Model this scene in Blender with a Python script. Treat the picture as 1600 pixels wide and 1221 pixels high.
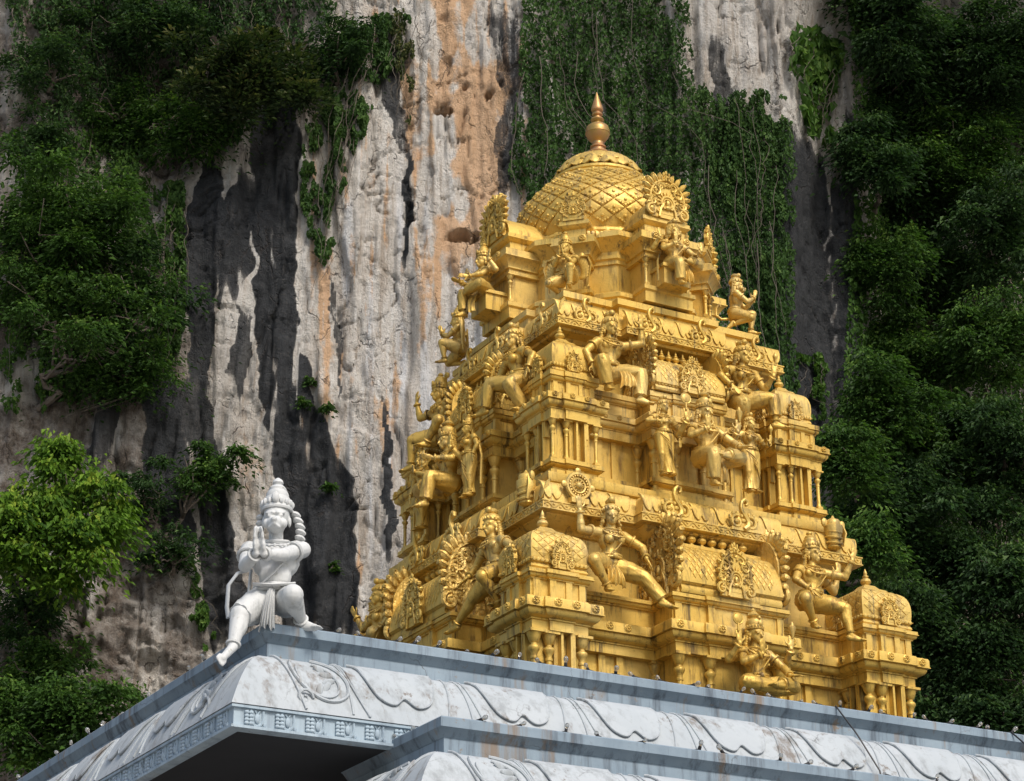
import bpy, math, random
import numpy as np
from mathutils import Vector, Matrix, noise
PI = math.pi
random.seed(7); rng = np.random.default_rng(7)
for o in list(bpy.data.objects): bpy.data.objects.remove(o)
scene = bpy.context.scene
COL = scene.collection
# ------------------------------------------------------------------ camera
F_PX = 3664.0
CAM = Vector((-16.862, -27.12, -8.592))
YAW, PITCH, ROLL = math.radians(29.442), math.radians(22.543), math.radians(-.454)
cd = bpy.data.cameras.new('camera'); cam = bpy.data.objects.new('camera', cd); COL.objects.link(cam)
fw = Vector((math.sin(YAW)*math.cos(PITCH), math.cos(YAW)*math.cos(PITCH), math.sin(PITCH)))
rt = Vector((math.cos(YAW), -math.sin(YAW), 0)); up = rt.cross(fw)
rt2 = rt*math.cos(ROLL) + up*math.sin(ROLL); up2 = up*math.cos(ROLL) - rt*math.sin(ROLL)
m3 = Matrix((rt2, up2, -fw)).transposed()
cam.matrix_world = Matrix.Translation(CAM) @ m3.to_4x4()
cd.sensor_width = 36.0; cd.lens = F_PX/1600*36.0; cd.clip_start = .5; cd.clip_end = 2000
scene.camera = cam
# ------------------------------------------------------------------ light
SUN_EL, SUN_AZ = math.radians(47), math.radians(178)      # azimuth measured from +y towards +x
w = bpy.data.worlds.new('World'); scene.world = w; w.use_nodes = True
nt = w.node_tree; bg = nt.nodes['Background']
sky = nt.nodes.new('ShaderNodeTexSky'); sky.sky_type = 'NISHITA'; sky.sun_disc = False
sky.sun_elevation = SUN_EL; sky.sun_rotation = SUN_AZ; sky.dust_density = 3.0; sky.air_density = 1.2
nt.links.new(sky.outputs[0], bg.inputs[0]); bg.inputs[1].default_value = .15
sl = bpy.data.lights.new('sun', 'SUN'); sl.energy = 2.3; sl.angle = math.radians(16); sl.color = (1, .95, .87)
so = bpy.data.objects.new('sun', sl); COL.objects.link(so)
sd = Vector((math.sin(SUN_AZ)*math.cos(SUN_EL), math.cos(SUN_AZ)*math.cos(SUN_EL), math.sin(SUN_EL)))
so.rotation_euler = sd.to_track_quat('Z', 'Y').to_euler()
so.location = (0, 0, 60)
vs = scene.view_settings; vs.view_transform = 'Standard'; vs.look = 'None'; vs.gamma = 1; vs.exposure = 0.13
vs.use_curve_mapping = False
scene.cycles.max_bounces = 6; scene.cycles.diffuse_bounces = 3; scene.cycles.glossy_bounces = 3
scene.cycles.transparent_max_bounces = 4; scene.cycles.transmission_bounces = 4
scene.cycles.use_denoising = True

# ------------------------------------------------------------------ helpers
def srgb(r, g, b):
    f = lambda c: (c/12.92 if c <= .04045 else ((c+.055)/1.055)**2.4)
    return (f(r/255), f(g/255), f(b/255), 1)

class MB:
    """collects geometry; build() links it as one mesh object"""
    def __init__(s): s.v = []; s.f = []; s.M = None
    def add(s, vs, fs):
        o = len(s.v)
        if s.M is not None: vs = [s.M @ Vector(p) for p in vs]
        s.v.extend([tuple(p) for p in vs]); s.f.extend([tuple(i+o for i in f) for f in fs]); return s
    def box(s, x0, x1, y0, y1, z0, z1):
        return s.add([(x0,y0,z0),(x1,y0,z0),(x1,y1,z0),(x0,y1,z0),(x0,y0,z1),(x1,y0,z1),(x1,y1,z1),(x0,y1,z1)],
              [(0,3,2,1),(4,5,6,7),(0,1,5,4),(1,2,6,5),(2,3,7,6),(3,0,4,7)])
    def lathe(s, prof, n=16, c=(0,0,0), a0=0.0, sx=1, sy=1):
        vs = []; fs = []
        for r, z in prof:
            for i in range(n):
                a = a0+2*PI*i/n; vs.append((c[0]+r*sx*math.cos(a), c[1]+r*sy*math.sin(a), c[2]+z))
        for k in range(len(prof)-1):
            for i in range(n):
                j = (i+1) % n; fs.append((k*n+i, k*n+j, (k+1)*n+j, (k+1)*n+i))
        fs.append(tuple(range(n-1,-1,-1))); fs.append(tuple((len(prof)-1)*n+i for i in range(n)))
        return s.add(vs, fs)
    def sweep(s, poly, prof, cap=True):
        """mitred moulding: profile of (outward offset, z) round a closed CCW plan polygon"""
        n = len(poly); P = [Vector((p[0], p[1])) for p in poly]; mit = []
        for i in range(n):
            a = (P[i]-P[i-1]).normalized(); b = (P[(i+1)%n]-P[i]).normalized()
            na = Vector((a.y,-a.x)); nb = Vector((b.y,-b.x)); m = na+nb
            mit.append(m/max(.2, 1+na.dot(nb)))
        vs = []; fs = []
        for d, z in prof:
            for i in range(n): vs.append((P[i].x+mit[i].x*d, P[i].y+mit[i].y*d, z))
        for k in range(len(prof)-1):
            for i in range(n):
                j = (i+1) % n; fs.append((k*n+i, k*n+j, (k+1)*n+j, (k+1)*n+i))
        if cap:
            fs.append(tuple(range(n-1,-1,-1))); fs.append(tuple((len(prof)-1)*n+i for i in range(n)))
        return s.add(vs, fs)
    def tube(s, pts, rad, n=8, flat=1.0, closed=False, nrm=None):
        pts = [Vector(p) for p in pts]; m = len(pts)
        if not hasattr(rad, '__len__'): rad = [rad]*m
        vs = []; fs = []; prev = None
        for i in range(m):
            if closed: t = pts[(i+1)%m]-pts[i-1]
            else: t = pts[min(i+1,m-1)]-pts[max(i-1,0)]
            if t.length < 1e-9: t = Vector((0,0,1))
            t.normalize()
            if nrm is not None: u = Vector(nrm)
            elif prev is None: u = Vector((0,0,1)) if abs(t.z) < .9 else Vector((1,0,0))
            else: u = prev
            u = u-t*u.dot(t)
            if u.length < 1e-6: u = t.orthogonal()
            u.normalize(); prev = u; b = t.cross(u)
            for k in range(n):
                a = 2*PI*k/n; vs.append(pts[i]+(u*math.cos(a)*flat+b*math.sin(a))*rad[i])
        for i in range(m if closed else m-1):
            i2 = (i+1) % m
            for k in range(n):
                j = (k+1) % n; fs.append((i*n+k, i*n+j, i2*n+j, i2*n+k))
        if not closed:
            fs.append(tuple(range(n-1,-1,-1))); fs.append(tuple((m-1)*n+k for k in range(n)))
        return s.add(vs, fs)
    def ell(s, c, r, R=None, nu=10, nv=6):
        if not hasattr(r, '__len__'): r = (r, r, r)
        vs = [(0,0,-1)]; fs = []
        for i in range(1, nv):
            p = -PI/2+PI*i/nv
            for k in range(nu):
                a = 2*PI*k/nu; vs.append((math.cos(p)*math.cos(a), math.cos(p)*math.sin(a), math.sin(p)))
        vs.append((0,0,1)); L = len(vs)-1
        for k in range(nu):
            j = (k+1) % nu
            fs.append((0, 1+j, 1+k)); fs.append((L, 1+(nv-2)*nu+k, 1+(nv-2)*nu+j))
            for i in range(nv-2): fs.append((1+i*nu+k, 1+i*nu+j, 1+(i+1)*nu+j, 1+(i+1)*nu+k))
        c = Vector(c); out = []
        for p in vs:
            q = Vector((p[0]*r[0], p[1]*r[1], p[2]*r[2]))
            if R is not None: q = R @ q
            out.append(c+q)
        return s.add(out, fs)
    def cap(s, a, b, ra, rb, n=12):
        """tapered capsule"""
        a = Vector(a); b = Vector(b); d = (b-a)
        if d.length < 1e-6: return s.ell(a, ra)
        d.normalize(); pts = []; rs = []
        for k in (0, .3, .6, .85): pts.append(a-d*ra*math.cos(k*PI/2)); rs.append(max(ra*math.sin(k*PI/2), ra*.05))
        pts.append(a); rs.append(ra); pts.append(b); rs.append(rb)
        for k in (.85, .6, .3, 0): pts.append(b+d*rb*math.cos(k*PI/2)); rs.append(max(rb*math.sin(k*PI/2), rb*.05))
        return s.tube(pts, rs, n)
    def plate(s, out, y0, y1):
        """extruded outline in the xz plane; y0 is the front"""
        n = len(out); vs = [(x,y0,z) for x,z in out]+[(x,y1,z) for x,z in out]
        fs = [tuple(range(n)), tuple(range(2*n-1,n-1,-1))]
        for i in range(n): j = (i+1) % n; fs.append((j, i, n+i, n+j))
        return s.add(vs, fs)
    def mesh(s, name, smooth=38):
        me = bpy.data.meshes.new(name); me.from_pydata(s.v, [], s.f)
        if smooth is not None:
            me.shade_smooth()
            try: me.set_sharp_from_angle(angle=math.radians(smooth))
            except Exception: pass
        me.update(); return me

def obj(name, g, mat, parent=None, loc=None, rz=0, smooth=38, kind=None, M=None):
    me = g.mesh(name, smooth) if isinstance(g, MB) else g
    o = bpy.data.objects.new(name, me); COL.objects.link(o)
    if mat is not None and len(me.materials) == 0: me.materials.append(mat)
    if parent is not None: o.parent = parent
    if M is not None: o.matrix_basis = M
    else:
        if loc is not None: o.location = loc
        if rz: o.rotation_euler = (0, 0, rz)
    if kind: o['kind'] = kind
    return o
def tag(o, label=None, cat=None, group=None, kind=None):
    if label: o['label'] = label
    if cat: o['category'] = cat
    if group: o['group'] = group
    if kind: o['kind'] = kind
    return o
def thing(name, label, cat, loc=(0,0,0), rz=0, group=None):
    o = bpy.data.objects.new(name, None); COL.objects.link(o); o.empty_display_size = .2
    o.location = loc; o.rotation_euler = (0, 0, rz); return tag(o, label, cat, group)
def copy_tree(o, parent=None, keep=None):
    c = o.copy(); COL.objects.link(c); c.parent = parent
    for ch in list(o.children):
        if keep is None or keep(ch): copy_tree(ch, c, keep)
    return c
def RZ(a): return Matrix.Rotation(a, 4, 'Z')
def T(x, y, z): return Matrix.Translation((x, y, z))

# numpy perlin noise
_perm = np.random.default_rng(3).permutation(512).astype(np.int64)
_perm = np.concatenate([_perm, _perm, _perm])
_ang = np.random.default_rng(5).uniform(0, 2*PI, 512)
def pnoise(x, y):
    x = np.asarray(x, float); y = np.asarray(y, float)
    xi = np.floor(x).astype(np.int64); yi = np.floor(y).astype(np.int64); xf = x-xi; yf = y-yi
    u = xf*xf*xf*(xf*(xf*6-15)+10); v = yf*yf*yf*(yf*(yf*6-15)+10)
    def g(ix, iy, dx, dy):
        h = _ang[_perm[_perm[ix & 511]+(iy & 511)] & 511]; return np.cos(h)*dx+np.sin(h)*dy
    a = g(xi,yi,xf,yf); b = g(xi+1,yi,xf-1,yf); c = g(xi,yi+1,xf,yf-1); d = g(xi+1,yi+1,xf-1,yf-1)
    return (a+(b-a)*u+(c-a)*v+(a-b-c+d)*u*v)*1.5
def fbm(x, y, oct=4, gain=.5, lac=2.03):
    s = 0; a = 1; t = 0
    for i in range(oct): s = s+a*pnoise(x+17.3*i, y+9.1*i); t += a; a *= gain; x = x*lac; y = y*lac
    return s/t
def ridge(x, y, oct=4): 
    s = 0; a = 1; t = 0
    for i in range(oct): s = s+a*(1-np.abs(pnoise(x+31.7*i, y+5.9*i))*1.6); t += a; a *= .5; x = x*2.1; y = y*2.1
    return s/t

# ------------------------------------------------------------------ materials
class NT:
    def __init__(s, name):
        s.m = bpy.data.materials.new(name); s.m.use_nodes = True; s.t = s.m.node_tree
        s.p = s.t.nodes['Principled BSDF']
    def n(s, typ, **kw):
        nd = s.t.nodes.new(typ)
        for k, v in kw.items():
            if k.startswith('i_'):
                key = k[2:]; key = int(key) if key.isdigit() else key
                nd.inputs[key].default_value = v
            else: setattr(nd, k, v)
        return nd
    def l(s, a, b): s.t.links.new(a, b)
    def pos(s, scale=(1,1,1)):
        g = s.n('ShaderNodeNewGeometry'); m = s.n('ShaderNodeVectorMath', operation='MULTIPLY'); m.inputs[1].default_value = scale
        s.l(g.outputs['Position'], m.inputs[0]); return m.outputs[0]
    def noise(s, vec, scale, detail=5, rough=.6, dist=0):
        n = s.n('ShaderNodeTexNoise'); n.inputs['Scale'].default_value = scale; n.inputs['Detail'].default_value = detail
        n.inputs['Roughness'].default_value = rough; n.inputs['Distortion'].default_value = dist
        if vec is not None: s.l(vec, n.inputs['Vector'])
        return n.outputs['Fac']
    def ramp(s, fac, stops):
        r = s.n('ShaderNodeValToRGB'); e = r.color_ramp.elements
        while len(e) < len(stops): e.new(.5)
        for el, (p, c) in zip(e, stops):
            el.position = p; el.color = c if hasattr(c, '__len__') else (c, c, c, 1)
        s.l(fac, r.inputs[0]); return r.outputs[0]
    def mix(s, fac, a, b, typ='MIX'):
        m = s.n('ShaderNodeMix', data_type='RGBA', blend_type=typ)
        for val, i in ((fac, 0), (a, 6), (b, 7)):
            if isinstance(val, bpy.types.NodeSocket): s.l(val, m.inputs[i])
            else: m.inputs[i].default_value = val if (i == 0 or len(val) == 4) else (*val, 1)
        return m.outputs[2]
    def math(s, op, a, b=None):
        m = s.n('ShaderNodeMath', operation=op)
        for i, val in enumerate((a, b)):
            if val is None: continue
            if isinstance(val, bpy.types.NodeSocket): s.l(val, m.inputs[i])
            else: m.inputs[i].default_value = val
        return m.outputs[0]
    def bump(s, h, strength, dist=.02):
        b = s.n('ShaderNodeBump'); b.inputs['Strength'].default_value = strength; b.inputs['Distance'].default_value = dist
        s.l(h, b.inputs['Height']); s.l(b.outputs[0], s.p.inputs['Normal'])
    def set(s, **kw):
        for k, v in kw.items():
            i = s.p.inputs[k.replace('_', ' ')]
            if isinstance(v, bpy.types.NodeSocket): s.l(v, i)
            else: i.default_value = v
        return s.m

def gold_mat(name, a, b, carve=0.0):
    t = NT(name)
    p = t.pos(); ps = t.pos((1,1,.16))
    n1 = t.noise(p, 1.3, 6, .65); n2 = t.noise(ps, 9, 5, .7); n3 = t.noise(p, 26, 4, .6)
    c = t.mix(t.ramp(n1, [(.35,0),(.7,1)]), a, b)
    c = t.mix(t.ramp(n2, [(.52,0),(.66,.85)]), c, (.20,.115,.03,1))      # water streaks
    n5 = t.noise(t.pos((1,1,.07)), 5.5, 6, .75); c = t.mix(t.ramp(n5, [(.575,0),(.65,.85)]), c, (.085,.055,.025,1))
    n6 = t.noise(p, .55, 5, .6); c = t.mix(t.ramp(n6, [(.48,0),(.68,.45)]), c, (.78,.60,.26,1))   # sun-bleached paint
    c = t.mix(t.ramp(n3, [(.60,0),(.85,.7)]), c, (.27,.16,.035,1))      # mottled dirt
    t.set(Base_Color=c, Metallic=.42, Roughness=t.ramp(n3, [(.3,.38),(.7,.58)]))
    if carve:
        v = t.n('ShaderNodeTexVoronoi', feature='SMOOTH_F1'); v.inputs['Scale'].default_value = 22
        t.l(t.mix(.06, p, t.n('ShaderNodeTexNoise').outputs['Color']), v.inputs['Vector'])
        h = t.math('ADD', t.math('MULTIPLY', v.outputs['Distance'], 1.0), t.math('MULTIPLY', t.noise(p, 40, 3), .4))
        t.bump(h, carve, .03)
    else:
        t.bump(t.math('ADD', t.noise(p, 55, 4, .6), t.math('MULTIPLY', t.noise(p, 14, 4, .6), 2.0)), .22, .012)
    return t.m
GOLD = gold_mat('gold_paint', (.70,.47,.105,1), (.57,.36,.065,1))
GOLDC = gold_mat('gold_paint_carved', (.70,.47,.12,1), (.54,.335,.07,1), .55)
GOLDS = gold_mat('gold_paint_statue', (.66,.43,.095,1), (.53,.325,.052,1))
# ================================================================== ornament generators (local: x across, z up, front is -y)
def spiral(cx, cz, r, turns, a0, sgn, n=16, y=0):
    pts = []
    for i in range(n):
        t = i/(n-1); a = a0+sgn*turns*2*PI*t; rr = r*(1-.85*t)
        pts.append((cx+rr*math.cos(a), y, cz+rr*math.sin(a)))
    return pts
def mask_face(m, c, s):
    """small lion-like mask at the top of an arch"""
    x, y, z = c
    m.ell((x,y,z), (.5*s,.38*s,.46*s), nu=8, nv=6)
    for k in (-1, 1):
        m.ell((x+k*.22*s, y-.32*s, z+.12*s), .13*s, nu=6, nv=4)
        m.ell((x+k*.4*s, y-.1*s, z+.52*s), (.16*s,.14*s,.34*s), nu=6, nv=4)
        m.ell((x+k*.62*s, y-.02*s, z+.05*s), (.2*s,.14*s,.24*s), nu=6, nv=4)
        m.ell((x+k*.2*s, y-.3*s, z-.3*s), (.13*s,.14*s,.2*s), nu=6, nv=4)
    m.ell((x, y-.42*s, z-.06*s), (.14*s,.16*s,.13*s), nu=6, nv=4)
    m.ell((x, y-.05*s, z+.75*s), (.2*s,.16*s,.36*s), nu=6, nv=4)
def arch_plate(W, H, d=.05, flames=11, face=True, scroll=True, busy=1, seed=1, flen=.16):
    """horseshoe gable: flame-edged plate with swirling foliage round a small niche"""
    rr = random.Random(seed); m = MB()
    A0, A1 = math.radians(-62), math.radians(242); cz = .44*H; rx = .5*W*.80; rz = .40*H
    hs = [(rx*math.cos(a), cz+rz*math.sin(a)*(1.0 if math.sin(a) < .75 else 1.06)) for a in np.linspace(A0, A1, 25)]
    m.plate([(p[0], p[1]) for p in hs][::-1], -d*.35, d*.5)
    m.box(-W*.36, W*.36, -d*.3, d*.5, 0, .12*H)
    m.tube([(x*.97, -d*.4, cz+(z-cz)*.97) for x, z in hs], [W*.028]*25, 6)
    nz = cz-.12*H
    for f, th in ((.36,.030),(.24,.018)):                  # niche
        m.tube([(x*f, -d*.5, nz+(z-cz)*f) for x, z in hs], W*th, 6)
    for k in range(11):                                    # fan of petals over the niche
        a = math.radians(-10+k*20)
        m.ell((rx*.50*math.cos(a), -d*.42, nz+rz*.50*math.sin(a)), (W*.020, d*.30, W*.062), Matrix.Rotation(-(a-PI/2), 3, 'Y'), 6, 4)
    m.ell((0, -d*.5, nz), (W*.05, d*.5, W*.075), nu=8, nv=5); m.ell((0, -d*.5, nz-.10*H), (W*.07, d*.4, W*.05), nu=8, nv=5)
    for i in range(flames):                                # flame-like lobes round the rim
        a = A0+.42+(A1-A0-.84)*i/(flames-1)
        if face and abs(a-PI/2) < .22: continue
        n = Vector((math.cos(a), 0, math.sin(a))); L = flen*H*(.62+.62*(abs(math.sin(2*a)) if math.sin(a) > 0 else .1))*1.2
        c = Vector((rx*math.cos(a), -d*.2, cz+rz*math.sin(a)))+n*L*.45
        tl = -(a-PI/2)*.86; rot = Matrix.Rotation(tl, 3, 'Y')
        m.ell(c, (W*.058, d*.55, L*.62), rot, 7, 5); m.ell(c+Vector((0,-d*.25,0)), (W*.018, d*.45, L*.55), rot, 6, 4)
        m.ell(c+n*L*.5, (W*.030, d*.5, W*.034), None, 6, 4)
    for k in (-1, 1):                                      # two great swirls of foliage
        for j, (x0, z0, r, q) in enumerate(((.27,.62,.15,1.2),(.33,.36,.12,-1.1),(.14,.74,.10,-1.2))):
            m.tube([(k*p[0], p[1], p[2]) for p in spiral(W*x0, H*z0*.92, W*r, 1.2, 1.0+j, 1 if q > 0 else -1, 14, -d*.5)], [W*.024]*9+[W*.014]*5, 5)
    for i in range(int(34*busy)):                          # small curls
        a = rr.uniform(A0, A1); f = rr.uniform(.55,.92); x = rx*f*math.cos(a); z = cz+rz*f*math.sin(a)
        if rr.random() < .6: m.tube(spiral(x, z, W*rr.uniform(.03,.055), .8, rr.uniform(0,6), rr.choice((-1,1)), 6, -d*.5), [W*.016]*5+[W*.008], 4)
        else: m.ell((x, -d*.45, z), (W*.018, d*.3, W*.045), Matrix.Rotation(rr.uniform(0,3), 3, 'Y'), 5, 4)
    if scroll:
        for k in (-1, 1):
            m.tube([(k*p[0], p[1], p[2]) for p in spiral(W*.36, .13*H, W*.12, 1.3, PI*.5, -1, 16, -d*.45)], [W*.035]*10+[W*.025]*6, 6)
            m.ell((k*W*.36, -d*.4, .13*H), (W*.05, d*.5, W*.05), nu=6, nv=4)
            m.tube([(k*W*.20, -d*.5, 0), (k*W*.17, -d*.55, .16*H), (k*W*.10, -d*.5, .30*H)], W*.03, 5)
    if face: mask_face(m, (0, -d*.3, cz+rz*1.14), W*.16)
    else: m.ell((0, -d*.1, cz+rz*1.12), (W*.07, d*.5, H*.11), nu=7, nv=5); m.ell((0,-d*.1,cz+rz*1.36), (W*.04,d*.4,H*.06), nu=6, nv=4)
    return m
def hook_scroll(H, seed=0):
    """swan-necked S scroll with leaf curls"""
    m = MB(); s = H
    pts = [(-.02,0),(.10,.10),(.12,.24),(.04,.38),(-.05,.50),(-.09,.64),(-.06,.78),(.03,.86),(.11,.82),(.12,.74),(.07,.70)]
    m.tube([(x*s, -.03*s, z*s) for x, z in pts], [s*r for r in (.10,.11,.10,.085,.075,.07,.07,.075,.07,.06,.045)], 8, flat=.8)
    for k in (-1, 1):
        m.tube([(k*p[0]-.02*s, p[1], p[2]) for p in spiral(.22*s, .20*s, .20*s, 1.4, PI*.6, -1, 18, -.03*s)], [s*.05]*12+[s*.035]*6, 6)
        m.ell((k*.22*s-.02*s, -.03*s, .20*s), .06*s, nu=7, nv=4)
        for q in range(5):
            a = math.radians(30+q*34); m.ell((k*(.22+.25*math.cos(a))*s-.02*s, -.02*s, (.2+.25*math.sin(a))*s), (.06*s,.05*s,.06*s), nu=6, nv=4)
    m.box(-.42*s, .40*s, -.05*s, .06*s, -.04*s, .05*s)
    m.ell((0, .03*s, .22*s), (.36*s,.05*s,.24*s), nu=10, nv=6)
    return m
def rosette(r):
    m = MB(); m.lathe([(r,0),(r,.012),(r*.8,.02)], 12)
    for k in range(8):
        a = k*PI/4; m.ell((r*.62*math.cos(a), r*.62*math.sin(a), .018), (r*.27, r*.27, .016), nu=6, nv=4)
    m.ell((0,0,.022), (r*.3,r*.3,.02), nu=7, nv=4)
    m2 = MB(); m2.M = Matrix.Rotation(PI/2, 4, 'X'); m2.add(m.v, m.f); return m2
def pot_finial(h, n=12):
    m = MB(); m.lathe([(r*h, z*h) for r, z in ((.20,0),(.20,.05),(.12,.10),(.10,.16),(.22,.24),(.27,.34),(.22,.46),(.10,.54),(.15,.58),(.15,.63),(.07,.68),(.09,.76),(.08,.84),(.012,1.0))], n); return m
def pillar(h, r):
    """octagonal colonnette: base, shaft, bulb, cone capital, square abacus; top at z=0, bottom at -h"""
    m = MB()
    m.box(-r*1.0, r*1.0, -r*1.0, r*1.0, -h, -h+r*.9)
    m.lathe([(r*1.0,-h+r*.9),(r*.72,-h+r*1.5),(r*.62,-h+r*2.2),(r*.62,-r*5.6),(r*.78,-r*5.5),(r*.78,-r*5.1),(r*.64,-r*5.0),(r*.66,-r*4.4),(r*.9,-r*4.0),(r*1.12,-r*3.55),(r*1.12,-r*3.2),(r*.95,-r*2.95),(r*.62,-r*2.75),(r*.62,-r*2.45),(r*.9,-r*2.2),(r*1.2,-r*1.4),(r*1.42,-r*.75),(r*1.5,-r*.5)], 12, a0=PI/12)
    m.box(-r*1.65, r*1.65, -r*1.65, r*1.65, -r*.5, 0)
    return m
def bumpsq(a, b, mid):
    P = []
    for k in range(4):
        for x, y in ((-a,-a), (-mid,-a), (-mid,-a-b), (mid,-a-b), (mid,-a)):
            c, s = math.cos(k*PI/2), math.sin(k*PI/2); P.append((x*c-y*s, x*s+y*c))
    return P
def rectbump(hx, y0, y1, b, mid):
    """rectangle |x|<=hx, y0 (front, negative) .. y1 with a shallow projection in the middle of the front"""
    return [(-hx,y0),(-mid,y0),(-mid,y0-b),(mid,y0-b),(mid,y0),(hx,y0),(hx,y1),(-hx,y1)]
def crossplan(w, s, p):
    P = []
    for k in range(4):
        for x, y in ((-w,-w), (-s,-w), (-s,-p), (s,-p), (s,-w)):
            c, q = math.cos(k*PI/2), math.sin(k*PI/2); P.append((x*c-y*q, x*q+y*c))
    return P

# ================================================================== the golden tower
ZB = -3.2
tower = thing('golden_temple_tower', 'tall golden stepped temple tower crowned by a scaled round dome', 'tower', (0,0,ZB))
def tpart(name, g, mat=None, M=None, parent=None, smooth=38, kind=None, **k):
    if parent is None:
        M = (M or Matrix()); return obj(name, g, mat or GOLD, tower, M=T(0,0,-ZB) @ M, smooth=smooth, kind=kind, **k)
    return obj(name, g, mat or GOLD, parent, M=M, smooth=smooth, kind=kind, **k)

def sq_dome(a, h, n=10):
    """square dome with bellied faces: list of (half size, z)"""
    pr = [(.93,0),(.99,.05),(.93,.13),(1.03,.17)]
    for t in np.linspace(0, 1, n):
        pr.append((1.10*math.cos(t*1.12)**.8*(1-.12*(1-t)*(1-t)) , .20+.60*math.sin(t*PI/2)**.95))
    pr += [(.46,.82),(.50,.85),(.44,.89),(.30,.93),(.2,1.0)]
    return [(r*a, z*h) for r, z in pr]

def diamond_panels(surf, us, vs, rise, inset=.92):
    """raised pillow diamonds on a surface patch surf(u,v)->(pos, normal); yields MB for each"""
    out = []
    for i in range(1, len(vs)-1):
        off = 0 if i % 2 else .5
        n = len(us)-1
        for j in range(n+1):
            uc = us[0]+(us[-1]-us[0])*(j+off)/n; du = (us[-1]-us[0])/n/2
            if uc-du < us[0]-1e-6 or uc+du > us[-1]+1e-6: continue
            c = (uc, vs[i]); cor = [(uc, vs[i-1]), (uc+du, vs[i]), (uc, vs[i+1]), (uc-du, vs[i])]
            m = MB(); P0, N0 = surf(*c); pv = []
            for q in cor:
                P, N = surf(c[0]+(q[0]-c[0])*inset, c[1]+(q[1]-c[1])*inset); pv.append(P-N*.004)
            for q in cor:
                P, N = surf(c[0]+(q[0]-c[0])*inset*.86, c[1]+(q[1]-c[1])*inset*.86); pv.append(P+N*rise*.8)
            pv.append(P0+N0*rise*1.1)
            m.add(pv, [(0,1,5,4),(1,2,6,5),(2,3,7,6),(3,0,4,7),(4,5,8),(5,6,8),(6,7,8),(7,4,8)])
            out.append(m)
    return out

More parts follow.
